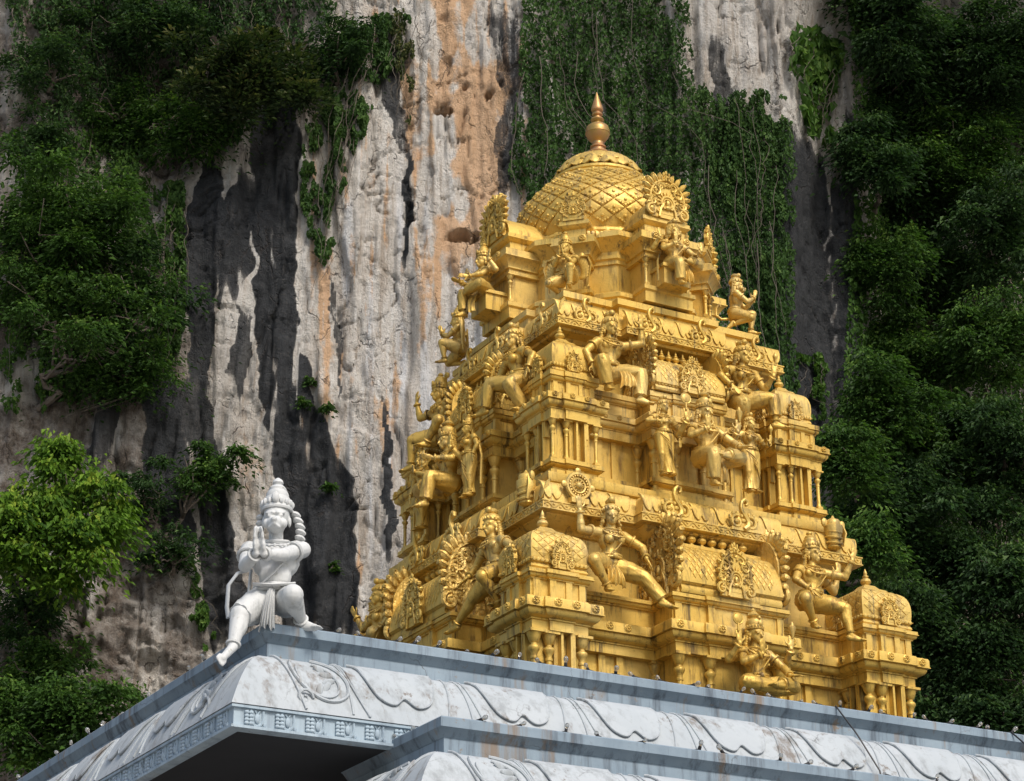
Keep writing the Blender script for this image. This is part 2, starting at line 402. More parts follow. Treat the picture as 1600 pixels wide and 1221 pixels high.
def corner_shrine(tier):
    c, a0 = tier['c'], tier['a0']; b = .04*tier['s']; z = tier['z']
    m = MB(); P = bumpsq(a0, b, a0*.42)
    prof = [(d, zz) for d, zz in tier['kprof']]
    m.sweep(P, prof)
    # thin pilaster strips in the neck
    zn0, zn1 = z['neck0'], z['neck1']; an = a0+tier['neckd']
    for k in range(4):
        for x in (-an*.86, -an*.3, an*.3, an*.86):
            mm = MB(); y = -an-(b if abs(x) < an*.5 else 0)
            mm.box(x-.045*tier['s'], x+.045*tier['s'], y-.022*tier['s'], y+.05, zn0+.002, zn1-.002); mm2 = MB(); mm2.M = RZ(k*PI/2); mm2.add(mm.v, mm.f); m.add(mm2.v, mm2.f)
    root = obj('corner_shrine', m, GOLD, None)
    vis = [0, 3]                                           # the -y and -x faces
    pm = pillar(tier['ph'], tier['pr']).mesh('pillar'); rm = rosette(.058*tier['s']).mesh('rosette')
    pa = a0-tier['pr']*.95
    for k in range(4):
        for x in ((-pa,) if k else (-pa,)):
            obj('pillar', pm, GOLD, root, M=RZ(k*PI/2) @ T(x, -pa, z['arch0']))
        if k in vis:
            for x in (-a0*.30,):
                obj('pillar', pm, GOLD, root, M=RZ(k*PI/2) @ T(x, -pa+.02, z['arch0']))
            # upright slab pieces of the niche on the right of the middle pillar
            nm = MB()
            nm.box(a0*.02, a0*.10, -a0*1.02, -a0*.75, z['arch0']-tier['ph'], z['arch0']-.003)
            nm.box(a0*.36, a0*.44, -a0*1.02, -a0*.75, z['arch0']-tier['ph']*.99, z['arch0']-.003)
            nm.box(a0*.44, a0*.54, -a0*1.0, -a0*.8, z['arch0']-tier['ph']*.4, z['arch0']-.003)
            obj('niche_frame', nm, GOLD, root, M=RZ(k*PI/2))
            kk = a0+tier['kd']
            for x in (-kk*.78, -kk*.24, kk*.24, kk*.78):
                y = -kk-(b if abs(x) < a0*.5 else 0)+.004
                obj('rosette', rm, GOLD, root, M=RZ(k*PI/2) @ T(x, y, z['ros']))
    # dome
    ad = tier['ad']; hd = z['dome1']-z['dome0']; pr = sq_dome(ad, hd)
    dm = MB(); sq = [(-1e-3,-1e-3),(1e-3,-1e-3),(1e-3,1e-3),(-1e-3,1e-3)]
    dm.sweep(sq, [(r, z['dome0']+zz) for r, zz in pr])
    obj('dome', dm, GOLD, root, smooth=25)
    if tier['lattice']:
        body = pr[4:14]; L = [0]
        for i in range(1, len(body)): L.append(L[-1]+math.hypot(body[i][0]-body[i-1][0], body[i][1]-body[i-1][1]))
        def face_surf(k):
            def f(u, v):
                s = v*L[-1]; r = np.interp(s, L, [q[0] for q in body]); zz = np.interp(s, L, [q[1] for q in body])
                e = .01*L[-1]; r2 = np.interp(min(s+e, L[-1]), L, [q[0] for q in body]); z2 = np.interp(min(s+e,L[-1]), L, [q[1] for q in body])
                if s+e > L[-1]: r2, z2 = r-(body[-2][0]-body[-1][0])*.1, zz+(body[-1][1]-body[-2][1])*.1
                N = Vector((0, -(z2-zz), -(r2-r)*1.0)); N = Vector((0, -abs(z2-zz), abs(r-r2))).normalized()
                return RZ(k*PI/2).to_3x3() @ Vector((u*r*.97, -r, z['dome0']+zz)), RZ(k*PI/2).to_3x3() @ N
            return f
        for k in vis:
            for pm_ in diamond_panels(face_surf(k), [-1,-.6,-.2,.2,.6,1], np.linspace(.03,.97,9), .012):
                obj('dome_tile', pm_, GOLD, root, smooth=None)
    am = arch_plate(.34*tier['s'], .42*tier['s'], .05, 9, False, True, .6, 3, .06).mesh('arch_ornament')
    for k in vis:
        obj('arch_ornament', am, GOLD, root, M=RZ(k*PI/2) @ T(0, -ad*1.13, z['dome0']+.02))
        for x in (-ad*.8, ad*.8):
            lm = MB()
        lip = MB()
        nn = 13
        for q in range(nn): lip.ell((ad*(-.9+1.8*q/(nn-1)), -ad*1.0, z['dome0']+hd*.175), (ad*.085,.02,.03), nu=6, nv=4)
        obj('petal_fringe', lip, GOLD, root, M=RZ(k*PI/2))
    obj('finial', pot_finial(z['fin1']-z['dome1']+.03), GOLD, root, loc=(0,0,z['dome1']-.03))
    # place: three visible corners with everything, the rear one as well without small parts
    for i, (sx, sy) in enumerate(((-1,-1), (1,-1), (-1,1), (1,1))):
        o = root if i == 0 else copy_tree(root, None, None if i < 3 else (lambda ch: ch.name.split('.')[0] in ('dome','finial')))
        o.parent = tower; o.matrix_basis = T(sx*c, sy*c, -ZB)
    return root

def central_shrine(tier):
    z = tier['z']; S = tier['s']; hx = tier['sx']; y0 = -tier['sp']; b = .035*S
    m = MB(); P = rectbump(hx, y0, y0+1.0*S, b, hx*.42); m.sweep(P, tier['kprof'])
    yn = y0-tier['neckd']
    for x in (-hx*.93, -hx*.36, hx*.36, hx*.93):
        y = yn-(b if abs(x) < hx*.4 else 0); m.box(x-.05*S, x+.05*S, y-.022*S, y+.05, z['neck0']+.002, z['neck1']-.002)
    for sgn in (-1, 1):
        for yy in (y0+.1*S, y0+.6*S):
            m.box(sgn*(hx+tier['neckd'])-.022*S, sgn*(hx+tier['neckd'])+.022*S, yy-.05*S, yy+.05*S, z['neck0']+.002, z['neck1']-.002)
    root = obj('central_shrine', m, GOLD, None)
    pm = bpy.data.meshes.get('pillar') if tier['id'] == 1 else [q for q in bpy.data.meshes if q.name.startswith('pillar')][-1]
    for x in (-hx+tier['pr']*1.2, -hx*.36, hx*.36, hx-tier['pr']*1.2):
        obj('pillar', pm, GOLD, root, M=T(x, y0+tier['pr']*.9, z['arch0']))
    for sgn in (-1, 1): obj('pillar', pm, GOLD, root, M=T(sgn*(hx-tier['pr']), y0+.62*S, z['arch0']))
    rm = rosette(.058*S).mesh('rosette'); kk = tier['kd']
    for x in (-hx-kk*.1, -hx*.30, hx*.30, hx+kk*.1): 
        obj('rosette', rm, GOLD, root, M=T(x, y0-kk-(b if abs(x) < hx*.4 else 0)+.004, z['ros']))
    # barrel roof
    zb = z['dome0']; R_ = tier['br']; hb = tier['bh']; yc = y0+R_*.84; L = hx*.92
    pr = [(-1.0,0),(-1.04,.05),(-1.0,.12),(-1.1,.16)]+[(-1.1*math.cos(t)**.9 if t < 1.5 else 0, .20+.68*math.sin(t)) for t in np.linspace(.0, 1.5, 10)]
    pr = pr+[(-.12,.90),(-.12,.95)]
    sec = [(R_*x, hb*zz) for x, zz in pr]; full = sec+[(-x, zz) for x, zz in sec[::-1]]
    bm = MB(); n = len(full); vs_ = []
    for x in (-L, L): vs_ += [(x, yc+q[0], zb+q[1]) for q in full]
    fs_ = [tuple(range(n-1,-1,-1)), tuple(range(n,2*n))]
    for i in range(n): j = (i+1) % n; fs_.append((i, j, n+j, n+i))
    bm.add(vs_, [f[::-1] for f in fs_]); obj('barrel_roof', bm, GOLD, root)
    body = sec[4:12]; Ls = [0]
    for i in range(1, len(body)): Ls.append(Ls[-1]+math.hypot(body[i][0]-body[i-1][0], body[i][1]-body[i-1][1]))
    def bsurf(u, v):
        s = v*Ls[-1]; f = lambda ss: (np.interp(ss, Ls, [q[0] for q in body]), np.interp(ss, Ls, [q[1] for q in body]))
        a, b2 = f(max(0, s-.02)), f(min(Ls[-1], s+.02)); p = f(s); t = Vector((0, b2[0]-a[0], b2[1]-a[1])).normalized()
        return Vector((u, yc+p[0], zb+p[1])), Vector((0, -t.z, t.y))
    for pm_ in diamond_panels(bsurf, np.linspace(-L*.86, L*.86, tier['bn']+1), np.linspace(.02,.98,9), .010*S+.002):
        obj('roof_tile', pm_, GOLD, root, smooth=None)
    fr = MB(); nn = 19
    for q in range(nn): fr.ell((L*(-.9+1.8*q/(nn-1)), yc-R_*1.02, zb+hb*.16), (L*.055,.02,.03), nu=6, nv=4)
    obj('petal_fringe', fr, GOLD, root)
    fm = pot_finial(tier['fh'], 10).mesh('finial')
    for q in range(7): obj('finial', fm, GOLD, root, loc=(L*(-.62+1.24*q/6), yc, zb+hb*.94))
    obj('arch_ornament', arch_plate(.62*S, .72*S, .07, 13, True, True, 1, 5, .05), GOLD, root, M=T(0, yc-R_*1.18, zb+.01))
    gm = arch_plate(tier['gw'], tier['gh'], .10*S, 21, True, True, 2.6, 9, .11).mesh('end_gable')
    for sgn in (-1, 1):
        obj('end_gable', gm, GOLDC if tier['id'] == 0 else GOLD, root, M=T(sgn*L*1.02, yc, zb+.005) @ RZ(sgn*PI/2))
    for k in range(4):
        o = root if k == 0 else copy_tree(root, None, None if k == 3 else (lambda ch: ch.name.split('.')[0] in ('barrel_roof','end_gable')))
        o.parent = tower; o.matrix_basis = T(0,0,-ZB) @ RZ(k*PI/2)
    return root

def band_relief(L, h, seed=1):
    """carved vine on a flat band, length L along x, centred"""
    m = MB(); n = max(6, int(L/.09)); pts = []
    for i in range(n*4+1):
        t = i/(n*4); pts.append((L*(t-.5), -.004, h*.26*math.sin(t*n*PI)))
    m.tube(pts, h*.085, 5)
    for i in range(n):
        x = L*((i+.5)/n-.5); s = 1 if i % 2 else -1
        m.ell((x, -.004, s*h*.12), (h*.17,.014,h*.12), nu=6, nv=4)
        m.ell((x+.02, -.004, -s*h*.30), (h*.12,.012,h*.10), nu=6, nv=4)
    return m
def drape_panel(w, t0, t1, prof, rise, nu=12, nv=8, cusp=.18, rim=0):
    """panel on a curved cornice: prof(t)->(out,z); lower edge a U with a cusp"""
    m = MB(); vs_ = []; top = {}
    def P(a, b, off):
        s = abs(a); tb = 1-(.0 if s < .001 else 0)
        low = (1-s**6)*1.0-cusp*math.exp(-(a/.2)**2)-.10*(1-math.exp(-(a/.45)**2))
        low = max(low, .05); t = t0+(t1-t0)*b*low
        o, zz, no, nz = prof(t)
        return (a*w/2*(1-.06*b), -(o+no*off), zz+nz*off)
    for layer, off in ((0, rise), (1, -.01)):
        for j in range(nv+1):
            for i in range(nu+1): vs_.append(P(-1+2*i/nu, j/nv, off))
    N = (nu+1)*(nv+1); fs_ = []
    for j in range(nv):
        for i in range(nu): a = j*(nu+1)+i; fs_.append((a, a+nu+1, a+nu+2, a+1))
    edge = [i for i in range(nu+1)]+[j*(nu+1)+nu for j in range(1,nv+1)]+[nv*(nu+1)+i for i in range(nu-1,-1,-1)]+[j*(nu+1) for j in range(nv-1,0,-1)]
    for q in range(len(edge)): a, b = edge[q], edge[(q+1)%len(edge)]; fs_.append((a, b, N+b, N+a))
    m.add(vs_, fs_)
    if rim: m.tube([P(-1,b,rise*.7) for b in np.linspace(0,1,6)[:-1]]+[P(a,1,rise*.7) for a in np.linspace(-1,1,31)]+[P(1,b,rise*.7) for b in np.linspace(1,0,6)[1:]], rim, 6)
    return m
def curve_prof(o0, z0, o1, z1, bulge):
    """quarter-round like convex cornice from top (o0,z0) to bottom (o1,z1)"""
    def f(t):
        a = t*PI/2; o = o0+(o1-o0)*math.sin(a)**bulge; zz = z0+(z1-z0)*(1-math.cos(a))**(.9)
        e = 1e-3; a2 = max(0, t-e)*PI/2; a3 = min(1, t+e)*PI/2
        do = (o1-o0)*(math.sin(a3)**bulge-math.sin(a2)**bulge); dz = (z1-z0)*((1-math.cos(a3))**.9-(1-math.cos(a2))**.9)
        l = math.hypot(do, dz) or 1
        return o, zz, -dz/l, do/l
    return f

def slab_level(w, s, p, zu, z0, z1, zt, wt, S):
    """overhanging carved slab with a curved petal course above it"""
    m = MB(); P = crossplan(w, s, p)
    cp = curve_prof(wt-w-.02, zt, -.05, z1+.012, .75)
    prof = [(-.34*S, zu), (-.30*S, zu+.05), (-.12*S, z0-.035), (-.10*S, z0-.004), (0, z0), (.012, z0+.006), (.012, z0+.02), (0, z0+.024), (0, z1-.02), (.012, z1-.016), (.012, z1), (-.045, z1+.006)]
    prof += [cp(t)[:2] for t in (.95,.85,.7,.55,.4,.25,.1,0)]
    m.sweep(P, prof); root = tpart('carved_slab', m, GOLD)
    for k in (0, 3, 1):
        M = RZ(k*PI/2)
        for x0, x1, yy in ((-w+.02,-s-.02,w), (-s+.02,s-.02,p), (s+.02,w-.02,w)):
            if k == 1: continue
            obj('vine_relief', band_relief(x1-x0, z1-z0, 1), GOLD, root, M=M @ T((x0+x1)/2, -yy, (z0+z1)/2))
        if k == 1: continue
        pw = .36*S; pan = drape_panel(pw*.94, .05, .95, cp, .018, cusp=.25, rim=.009).mesh('petal')
        segs = ((-w, -s, w), (-s, s, p), (s, w, w))
        for x0, x1, yy in segs:
            n = max(1, round((x1-x0)/pw))
            for i in range(n): obj('petal', pan, GOLD, root, M=M @ T(x0+(x1-x0)*(i+.5)/n, -yy, 0))
    return root

# ---- tier parameters -------------------------------------------------------
def kprofile(z, d):
    """moulding profile of a storey; d: offsets"""
    return d
t1 = dict(id=0, s=1.0, c=2.575, a0=.405, neckd=-.02, kd=.148, ph=1.15, pr=.066, ad=.42, sx=.86, sp=2.97, lattice=True,
     br=.42, bh=.86, bn=15, fh=.26, gw=1.06, gh=1.20,
     z=dict(neck0=.19, neck1=.455, arch0=-.212, ros=.115, dome0=.575, dome1=1.27, fin1=1.53))
t1['kprof'] = [(-.12,-2.2),(-.12,-.215),(0,-.21),(0,-.088),(.022,-.084),(.022,-.068),(.034,-.064),(.072,-.05),(.102,-.028),(.118,0),(.122,.022),(.112,.028),(.112,.036),(.158,.040),(.158,.052),(.148,.056),(.148,.15),(.135,.175),(.08,.19),(-.02,.194),(-.02,.442),(.008,.446),(.008,.458),(.018,.462),(.042,.475),(.052,.495),(.046,.502),(.046,.508),(.07,.512),(.07,.522),(.06,.526),(.06,.565),(.02,.572),(-.1,.575)]
t2 = dict(id=1, s=.74, c=1.83, a0=.372, neckd=-.045, kd=.102, ph=.565, pr=.040, ad=.315, sx=.62, sp=2.20, lattice=False,
     br=.33, bh=.62, bn=11, fh=.20, gw=.80, gh=.92,
     z=dict(neck0=3.375, neck1=3.575, arch0=3.026, ros=3.325, dome0=3.735, dome1=4.35, fin1=4.585))
t2['kprof'] = [(.03,2.19),(.03,2.28),(-.03,2.29),(-.03,2.335),(.012,2.345),(.034,2.36),(.028,2.368),(.028,2.374),(.05,2.377),(.05,2.386),(.04,2.39),(.04,2.44),(-.10,2.446),(-.10,3.022),(.012,3.028),(.012,3.152),(.026,3.156),(.026,3.168),(.05,3.178),(.074,3.198),(.086,3.225),(.088,3.25),(.08,3.256),(.08,3.262),(.112,3.266),(.112,3.276),(.102,3.28),(.102,3.345),(.09,3.36),(.04,3.372),(-.045,3.376),(-.045,3.566),(-.026,3.57),(-.026,3.58),(-.012,3.586),(.004,3.60),(.01,3.622),(.004,3.63),(.004,3.638),(.022,3.642),(.022,3.652),(.014,3.656),(.014,3.715),(-.04,3.732),(-.1,3.736)]
# storey walls between the shrines
def core(w, kprof, zup, wup, name):
    m = MB(); sq = [(-w,-w),(w,-w),(w,w),(-w,w)]
    m.sweep(sq, kprof+[(wup-w, kprof[-1][1]+.002), (wup-w, zup)]); return tpart(name, m, GOLD)
core(2.47, t1['kprof'], 1.46, 2.16, 'lower_wall')
core(1.86, [(.20,1.9),(.20,2.0),(.46,2.07),(.475,2.11),(.475,2.195),(.2,2.2)]+t2['kprof'], 4.50, 1.50, 'upper_wall')
corner_shrine(t1); central_shrine(t1)
corner_shrine(t2); central_shrine(t2)
# flat pilasters and rosettes in the recesses
def recess_bits(w, zarch, ph, kd, zr, xs, S):
    rm = rosette(.055*S).mesh('rosette'); mm = MB(); mm.box(-.05*S,.05*S,-.03,.03,-ph,0)
    me = mm.mesh('pilaster')
    par = [o for o in tower.children if o.name == ('lower_wall' if S == 1 else 'upper_wall')][0]
    for k in (0, 3):
        for x in xs:
            obj('pilaster', me, GOLD, par, M=RZ(k*PI/2) @ T(x, -w+.10, zarch-.004))
            obj('rosette', rm, GOLD, par, M=RZ(k*PI/2) @ T(x, -w-kd+.004, zr))
recess_bits(2.47, -.212, 1.2, .148, .115, (-1.62,-1.35,1.35,1.62), 1)
recess_bits(1.86, 3.026, .57, .102, 3.325, (-1.2,-.98,.98,1.2), .74)
slabA = slab_level(2.55, 1.16, 2.74, 1.40, 1.575, 1.70, 1.985, 2.43, 1.0)
slabB = slab_level(1.885, .86, 2.03, 4.46, 4.585, 4.70, 4.985, 1.77, .8)
# scroll ornaments standing on the slabs
hk = hook_scroll(.50).mesh('scroll_ornament'); hk2 = hook_scroll(.43).mesh('scroll_ornament')
for k in (0, 3):
    for x in (-.62, .45):
        obj('scroll_ornament', hk, GOLD, slabA, M=RZ(k*PI/2) @ T(x, -2.74, 1.70))
    for x in (-1.42, -.45, .40, 1.42):
        obj('scroll_ornament', hk2, GOLD, slabB, M=RZ(k*PI/2) @ T(x, -(2.0 if abs(x) < .8 else 1.86), 4.69))
# wheel emblem and conch emblems above the corners of the lower slab
wm = MB(); wm.tube([(.17*math.cos(a), 0, .22+.17*math.sin(a)) for a in np.linspace(0,2*PI,25)[:-1]], .028, 6, closed=True)
wm.ell((0,.03,.22), (.16,.03,.16), nu=20, nv=6); wm.ell((0,-.02,.22), (.05,.04,.05)); wm.tube([(.10*math.cos(a), -.01, .22+.10*math.sin(a)) for a in np.linspace(0,2*PI,19)[:-1]], .014, 5, closed=True)
for q in range(22): a = q*2*PI/22; wm.ell((.135*math.cos(a), -.02, .22+.135*math.sin(a)), .014, nu=5, nv=4)
for q in range(12): a = q*PI/6; wm.tube([(.05*math.cos(a),-.015,.22+.05*math.sin(a)), (.10*math.cos(a),-.012,.22+.10*math.sin(a))], .009, 4)
for a in (0, PI/2, PI): wm.ell((.21*math.cos(a), 0, .22+.21*math.sin(a)), (.045,.03,.045), nu=7, nv=5)
wm.box(-.13,.13,-.05,.06,-.03,.04); wm.box(-.20,.20,-.012,.0,.205,.235)
obj('wheel_emblem', wm, GOLD, slabA, M=T(-2.02,-2.56,1.74))
cm = MB(); cm.lathe([(.05,0),(.10,.03),(.085,.09),(.10,.17),(.13,.26),(.135,.34),(.10,.36),(.105,.40),(.09,.43),(.03,.46),(.01,.50)], 14)
for zz in (.10,.18,.26): cm.tube([(.115*math.cos(a),.115*math.sin(a),zz+.03*math.sin(a)) for a in np.linspace(0,2*PI,17)[:-1]], .016, 5, closed=True)
cm.tube([(.13,-.02,.38),(.17,-.03,.25),(.12,-.05,.06)], [.03,.045,.02], 6, flat=.5)
for k in (-1,1): cm.ell((k*.15,0,.38), (.05,.04,.07), nu=7, nv=5)
cme = cm.mesh('conch_emblem')
obj('conch_emblem', cme, GOLD, slabA, M=T(2.10,-2.54,1.74)); obj('conch_emblem', cme, GOLD, slabA, M=RZ(-PI/2) @ T(2.10,-2.54,1.74))

# ---- crown: platform, drum, eight porches, dome -----------------------------
def octo(r, a0=PI/8): return [(r*math.cos(a0+k*PI/4), r*math.sin(a0+k*PI/4)) for k in range(8)]
m = MB()
m.sweep(crossplan(1.60,.80,1.74), [(0,4.9),(0,5.12),(.05,5.14),(.05,5.23),(.02,5.25),(-.1,5.26)])
m.sweep(octo(1.62), [(0,5.2),(0,5.40),(.03,5.42),(.03,5.48),(-.06,5.54),(-.14,5.56)])
pl = tpart('platform', m, GOLD)
m = MB()
m.sweep(octo(1.40), [(0,5.3),(0,6.02),(.03,6.03),(.03,6.09),(.06,6.11),(.06,6.16),(.04,6.17),(.04,6.22),(.13,6.32),(.20,6.38),(.22,6.39),(.22,6.47),(.14,6.52),(-.1,6.56)])
drum = tpart('drum', m, GOLD)
for k in range(8):                                          # leafy roll on the drum cornice between the porches
    a = k*PI/4+PI/8; mm = MB(); ap = 1.40*math.cos(PI/8)+.2
    for i in range(14): mm.ell((-.42+.84*i/13, -ap-.0, 6.45), (.045,.05,.055), nu=6, nv=4)
    obj('leaf_roll', mm, GOLD, drum, M=RZ(a))
def porch(front, hw, z0, z1, S, small):
    m = MB(); P = [(-hw,-front),(hw,-front),(hw,-.9),(-hw,-.9)]
    m.sweep(P, [(.02,5.28),(.02,5.44),(.05,5.46),(.05,5.52),(-.06,5.55),(-.06,5.98),(0,5.985),(0,6.06),(.03,6.07),(.03,6.10),(.06,6.15),(.10,6.20),(.13,6.22),(.13,6.235),(.115,6.24),(.115,6.33),(.06,6.37),(-.04,6.375),(-.04,6.52),(-.03,6.525),(.0,6.55),(.03,6.575),(.03,6.59),(.02,6.592),(.02,6.64),(-.05,6.65)])
    r = obj('porch', m, GOLD, None)
    pm = pillar(.44, .038).mesh('pillar')
    for x in (-hw+.03, hw-.03): obj('pillar', pm, GOLD, r, M=T(x, -front+.03, 5.985))
    rm = rosette(.055).mesh('rosette')
    for x in (-hw*.7, hw*.7): obj('rosette', rm, GOLD, r, M=T(x, -front-.114, 6.30))
    # barrel hood behind the gable
    hb = MB(); n = 14; R_ = hw*.92; vs_ = []
    for y in (-front+.02, -.6):
        vs_ += [(R_*math.cos(a), y, 6.64+R_*1.05*math.sin(a)) for a in np.linspace(0, PI, n)]
    hb.add(vs_, [(i+1, i, n+i, n+i+1) for i in range(n-1)]+[tuple(range(n))]); obj('hood', hb, GOLD, r)
    if not small: g = arch_plate(.74, .72, .09, 17, True, True, 1.6, 21, .14)
    else: g = arch_plate(.44, .46, .06, 9, False, False, 1.0, 22, .05)
    obj('gable', g, GOLD, r, M=T(0, -front-.02, 6.645))
    return r
big = porch(1.80, .38, 0, 0, 1, False); sml = porch(1.63, .20, 0, 0, 1, True)
for base, a0 in ((big, 0), (sml, PI/4)):
    for k in range(4):
        o = base if k == 0 else copy_tree(base)
        o.parent = tower; o.matrix_basis = T(0,0,-ZB) @ RZ(a0+k*PI/2)
DP = [(6.76,1.20),(6.86,1.25),(7.0,1.29),(7.15,1.30),(7.30,1.275),(7.45,1.20),(7.60,1.085),(7.75,.955),(7.88,.825),(7.98,.72)]
m = MB(); m.lathe([(1.22,6.4),(1.24,6.50),(1.20,6.54),(1.22,6.60),(1.27,6.66),(1.25,6.71),(1.19,6.74)]+[(r,z) for z,r in DP]+[(.68,8.0)], 64)
dome = tpart('dome', m, GOLD, smooth=30)
Lz = [0]
for i in range(1, len(DP)): Lz.append(Lz[-1]+math.hypot(DP[i][0]-DP[i-1][0], DP[i][1]-DP[i-1][1]))
def dsurf(u, v):
    s = v*Lz[-1]; f = lambda q: (np.interp(q, Lz, [d[1] for d in DP]), np.interp(q, Lz, [d[0] for d in DP]))
    r, z = f(s); a, b = f(max(0,s-.03)), f(min(Lz[-1],s+.03)); t = Vector((b[0]-a[0], b[1]-a[1])).normalized()
    cu, su = math.cos(u), math.sin(u)
    return Vector((r*cu, r*su, z)), Vector((t.y*cu, t.y*su, -t.x))
ND = 24; rows = np.linspace(.01, .985, 12)
for i in range(1, len(rows)-1):
    off = 0 if i % 2 else .5; du = PI/ND; c = (0, rows[i]); sm = MB(); inset = .90
    cor = [(0, rows[i-1]), (du, rows[i]), (0, rows[i+1]), (-du, rows[i])]
    pv = []
    for f, h in ((.955,-.006),(.90,.018),(.55,.025)):
        for q in cor:
            P, N = dsurf(q[0]*f, c[1]+(q[1]-c[1])*f); pv.append(P+N*h)
    P, N = dsurf(0, c[1]); pv.append(P+N*.024)
    fs_ = []
    for a in (0, 4):
        for q in range(4): fs_.append((a+q, a+(q+1)%4, a+4+(q+1)%4, a+4+q))
    fs_ += [(8+q, 8+(q+1)%4, 12) for q in range(4)]
    sm.add(pv, fs_); R3 = Matrix((N.orthogonal().normalized(), N.cross(N.orthogonal()).normalized(), N)).transposed()
    sm.ell(P+N*.026, (.026,.026,.020), R3, 9, 5)
    for q in range(5):                                       # leaf tips at the lower rim of each scale
        t = -.5+q*.25; A, NA = dsurf(du*t*.9, c[1]+(rows[i-1]-c[1])*(.9-abs(t)*.9)*.72); sm.ell(A+NA*.020, (.022,.022,.014), R3, 6, 4)
    me = sm.mesh('scale_tile', 30)
    for j in range(ND):
        u = (j+off)*2*PI/ND; d = math.cos(u)*-.528+math.sin(u)*-.849
        if d > -.35: obj('scale_tile', me, GOLD, dome, rz=u)
m = MB()
for k in range(40): a = k*PI/20; m.ell((1.225*math.cos(a), 1.225*math.sin(a), 6.65), (.05,.085,.09), Matrix.Rotation(a, 3, 'Z'), 6, 5)
obj('petal_ring', m, GOLD, dome)
m = MB(); m.lathe([(.60,7.96),(.70,7.97),(.735,8.0),(.735,8.035),(.70,8.06),(.62,8.075),(.62,8.16),(.60,8.24),(.52,8.33),(.43,8.39),(.32,8.43),(.275,8.445),(.27,8.47),(.21,8.53),(.17,8.55),(.16,8.57)], 44)
lotus = tpart('lotus_cap', m, GOLD)
def petal_mesh(path, wid, bulge, rim):
    m = MB(); nu = 6; pv = []
    for (r, z), wd in zip(path, wid):
        for j in range(nu+1):
            q = -1+2*j/nu; pv.append((r+bulge*(1-q*q), q*wd, z+.4*bulge*(1-q*q)))
    n = len(path); pf = [(i*(nu+1)+j, (i+1)*(nu+1)+j, (i+1)*(nu+1)+j+1, i*(nu+1)+j+1) for i in range(n-1) for j in range(nu)]
    m.add(pv, pf)
    m.tube([pv[i*(nu+1)] for i in range(n)]+[pv[(n-1)*(nu+1)+j] for j in range(1,nu)]+[pv[i*(nu+1)+nu] for i in range(n-1,-1,-1)], rim, 5)
    return m.mesh('lotus_petal')
up_ = petal_mesh([(.28,8.452),(.38,8.42),(.47,8.375),(.545,8.315),(.60,8.25),(.632,8.195)], [.055,.078,.098,.108,.098,.045], .018, .011)
lo_ = petal_mesh([(.57,8.27),(.62,8.20),(.65,8.14),(.675,8.095),(.695,8.075),(.70,8.085)], [.10,.128,.138,.130,.085,.03], .035, .010)
for k in range(15):
    obj('lotus_petal', up_, GOLD, lotus, rz=k*2*PI/15); obj('lotus_petal', lo_, GOLD, lotus, rz=(k+.5)*2*PI/15)
# bronze pot finial
t = NT('copper_gilt'); n1 = t.noise(t.pos(), 4, 5); n2 = t.noise(t.pos((1,1,4)), 12, 4)
t.set(Base_Color=t.mix(t.ramp(n1,[(.35,0),(.65,1)]), (.50,.25,.12,1), (.42,.27,.075,1)), Metallic=.6, Roughness=t.ramp(n2,[(.3,.3),(.7,.5)]))
m = MB(); m.lathe([(.17,8.55),(.178,8.57),(.165,8.595),(.12,8.605),(.10,8.62),(.098,8.67),(.12,8.68),(.122,8.70),(.10,8.715),(.088,8.74),(.09,8.775),(.125,8.81),(.168,8.865),(.184,8.915),(.192,8.92),(.192,8.935),(.186,8.94),(.186,8.985),(.168,9.04),(.12,9.08),(.07,9.105),(.065,9.125),(.095,9.145),(.105,9.165),(.095,9.185),(.06,9.20),(.055,9.23),(.082,9.25),(.086,9.27),(.06,9.29),(.06,9.305),(.085,9.32),(.095,9.345),(.09,9.38),(.062,9.475),(.036,9.56),(.006,9.66)], 30)
tpart('pot_finial', m, t.m)
# ================================================================== statues
def ik(a, c, l1, l2, pole):
    a = Vector(a); c = Vector(c); d = c-a; L = d.length
    if L > (l1+l2)*.995: k = L/((l1+l2)*.995); l1 *= k; l2 *= k
    d.normalize(); x = (l1*l1-l2*l2+L*L)/(2*L); h = math.sqrt(max(0, l1*l1-x*x))
    p = Vector(pole); p = p-d*p.dot(d)
    if p.length < 1e-6: p = d.orthogonal()
    return a+d*x+p.normalized()*h
def voxel(mb, size, smooth=1):
    me = mb.mesh('tmp', None); o = bpy.data.objects.new('tmp', me); COL.objects.link(o)
    r = o.modifiers.new('r', 'REMESH'); r.mode = 'VOXEL'; r.voxel_size = size
    s = o.modifiers.new('s', 'SMOOTH'); s.iterations = smooth; s.factor = .5
    dg = bpy.context.evaluated_depsgraph_get(); dg.update()
    new = bpy.data.meshes.new_from_object(o.evaluated_get(dg)); bpy.data.objects.remove(o); bpy.data.meshes.remove(me)
    new.shade_smooth(); return new
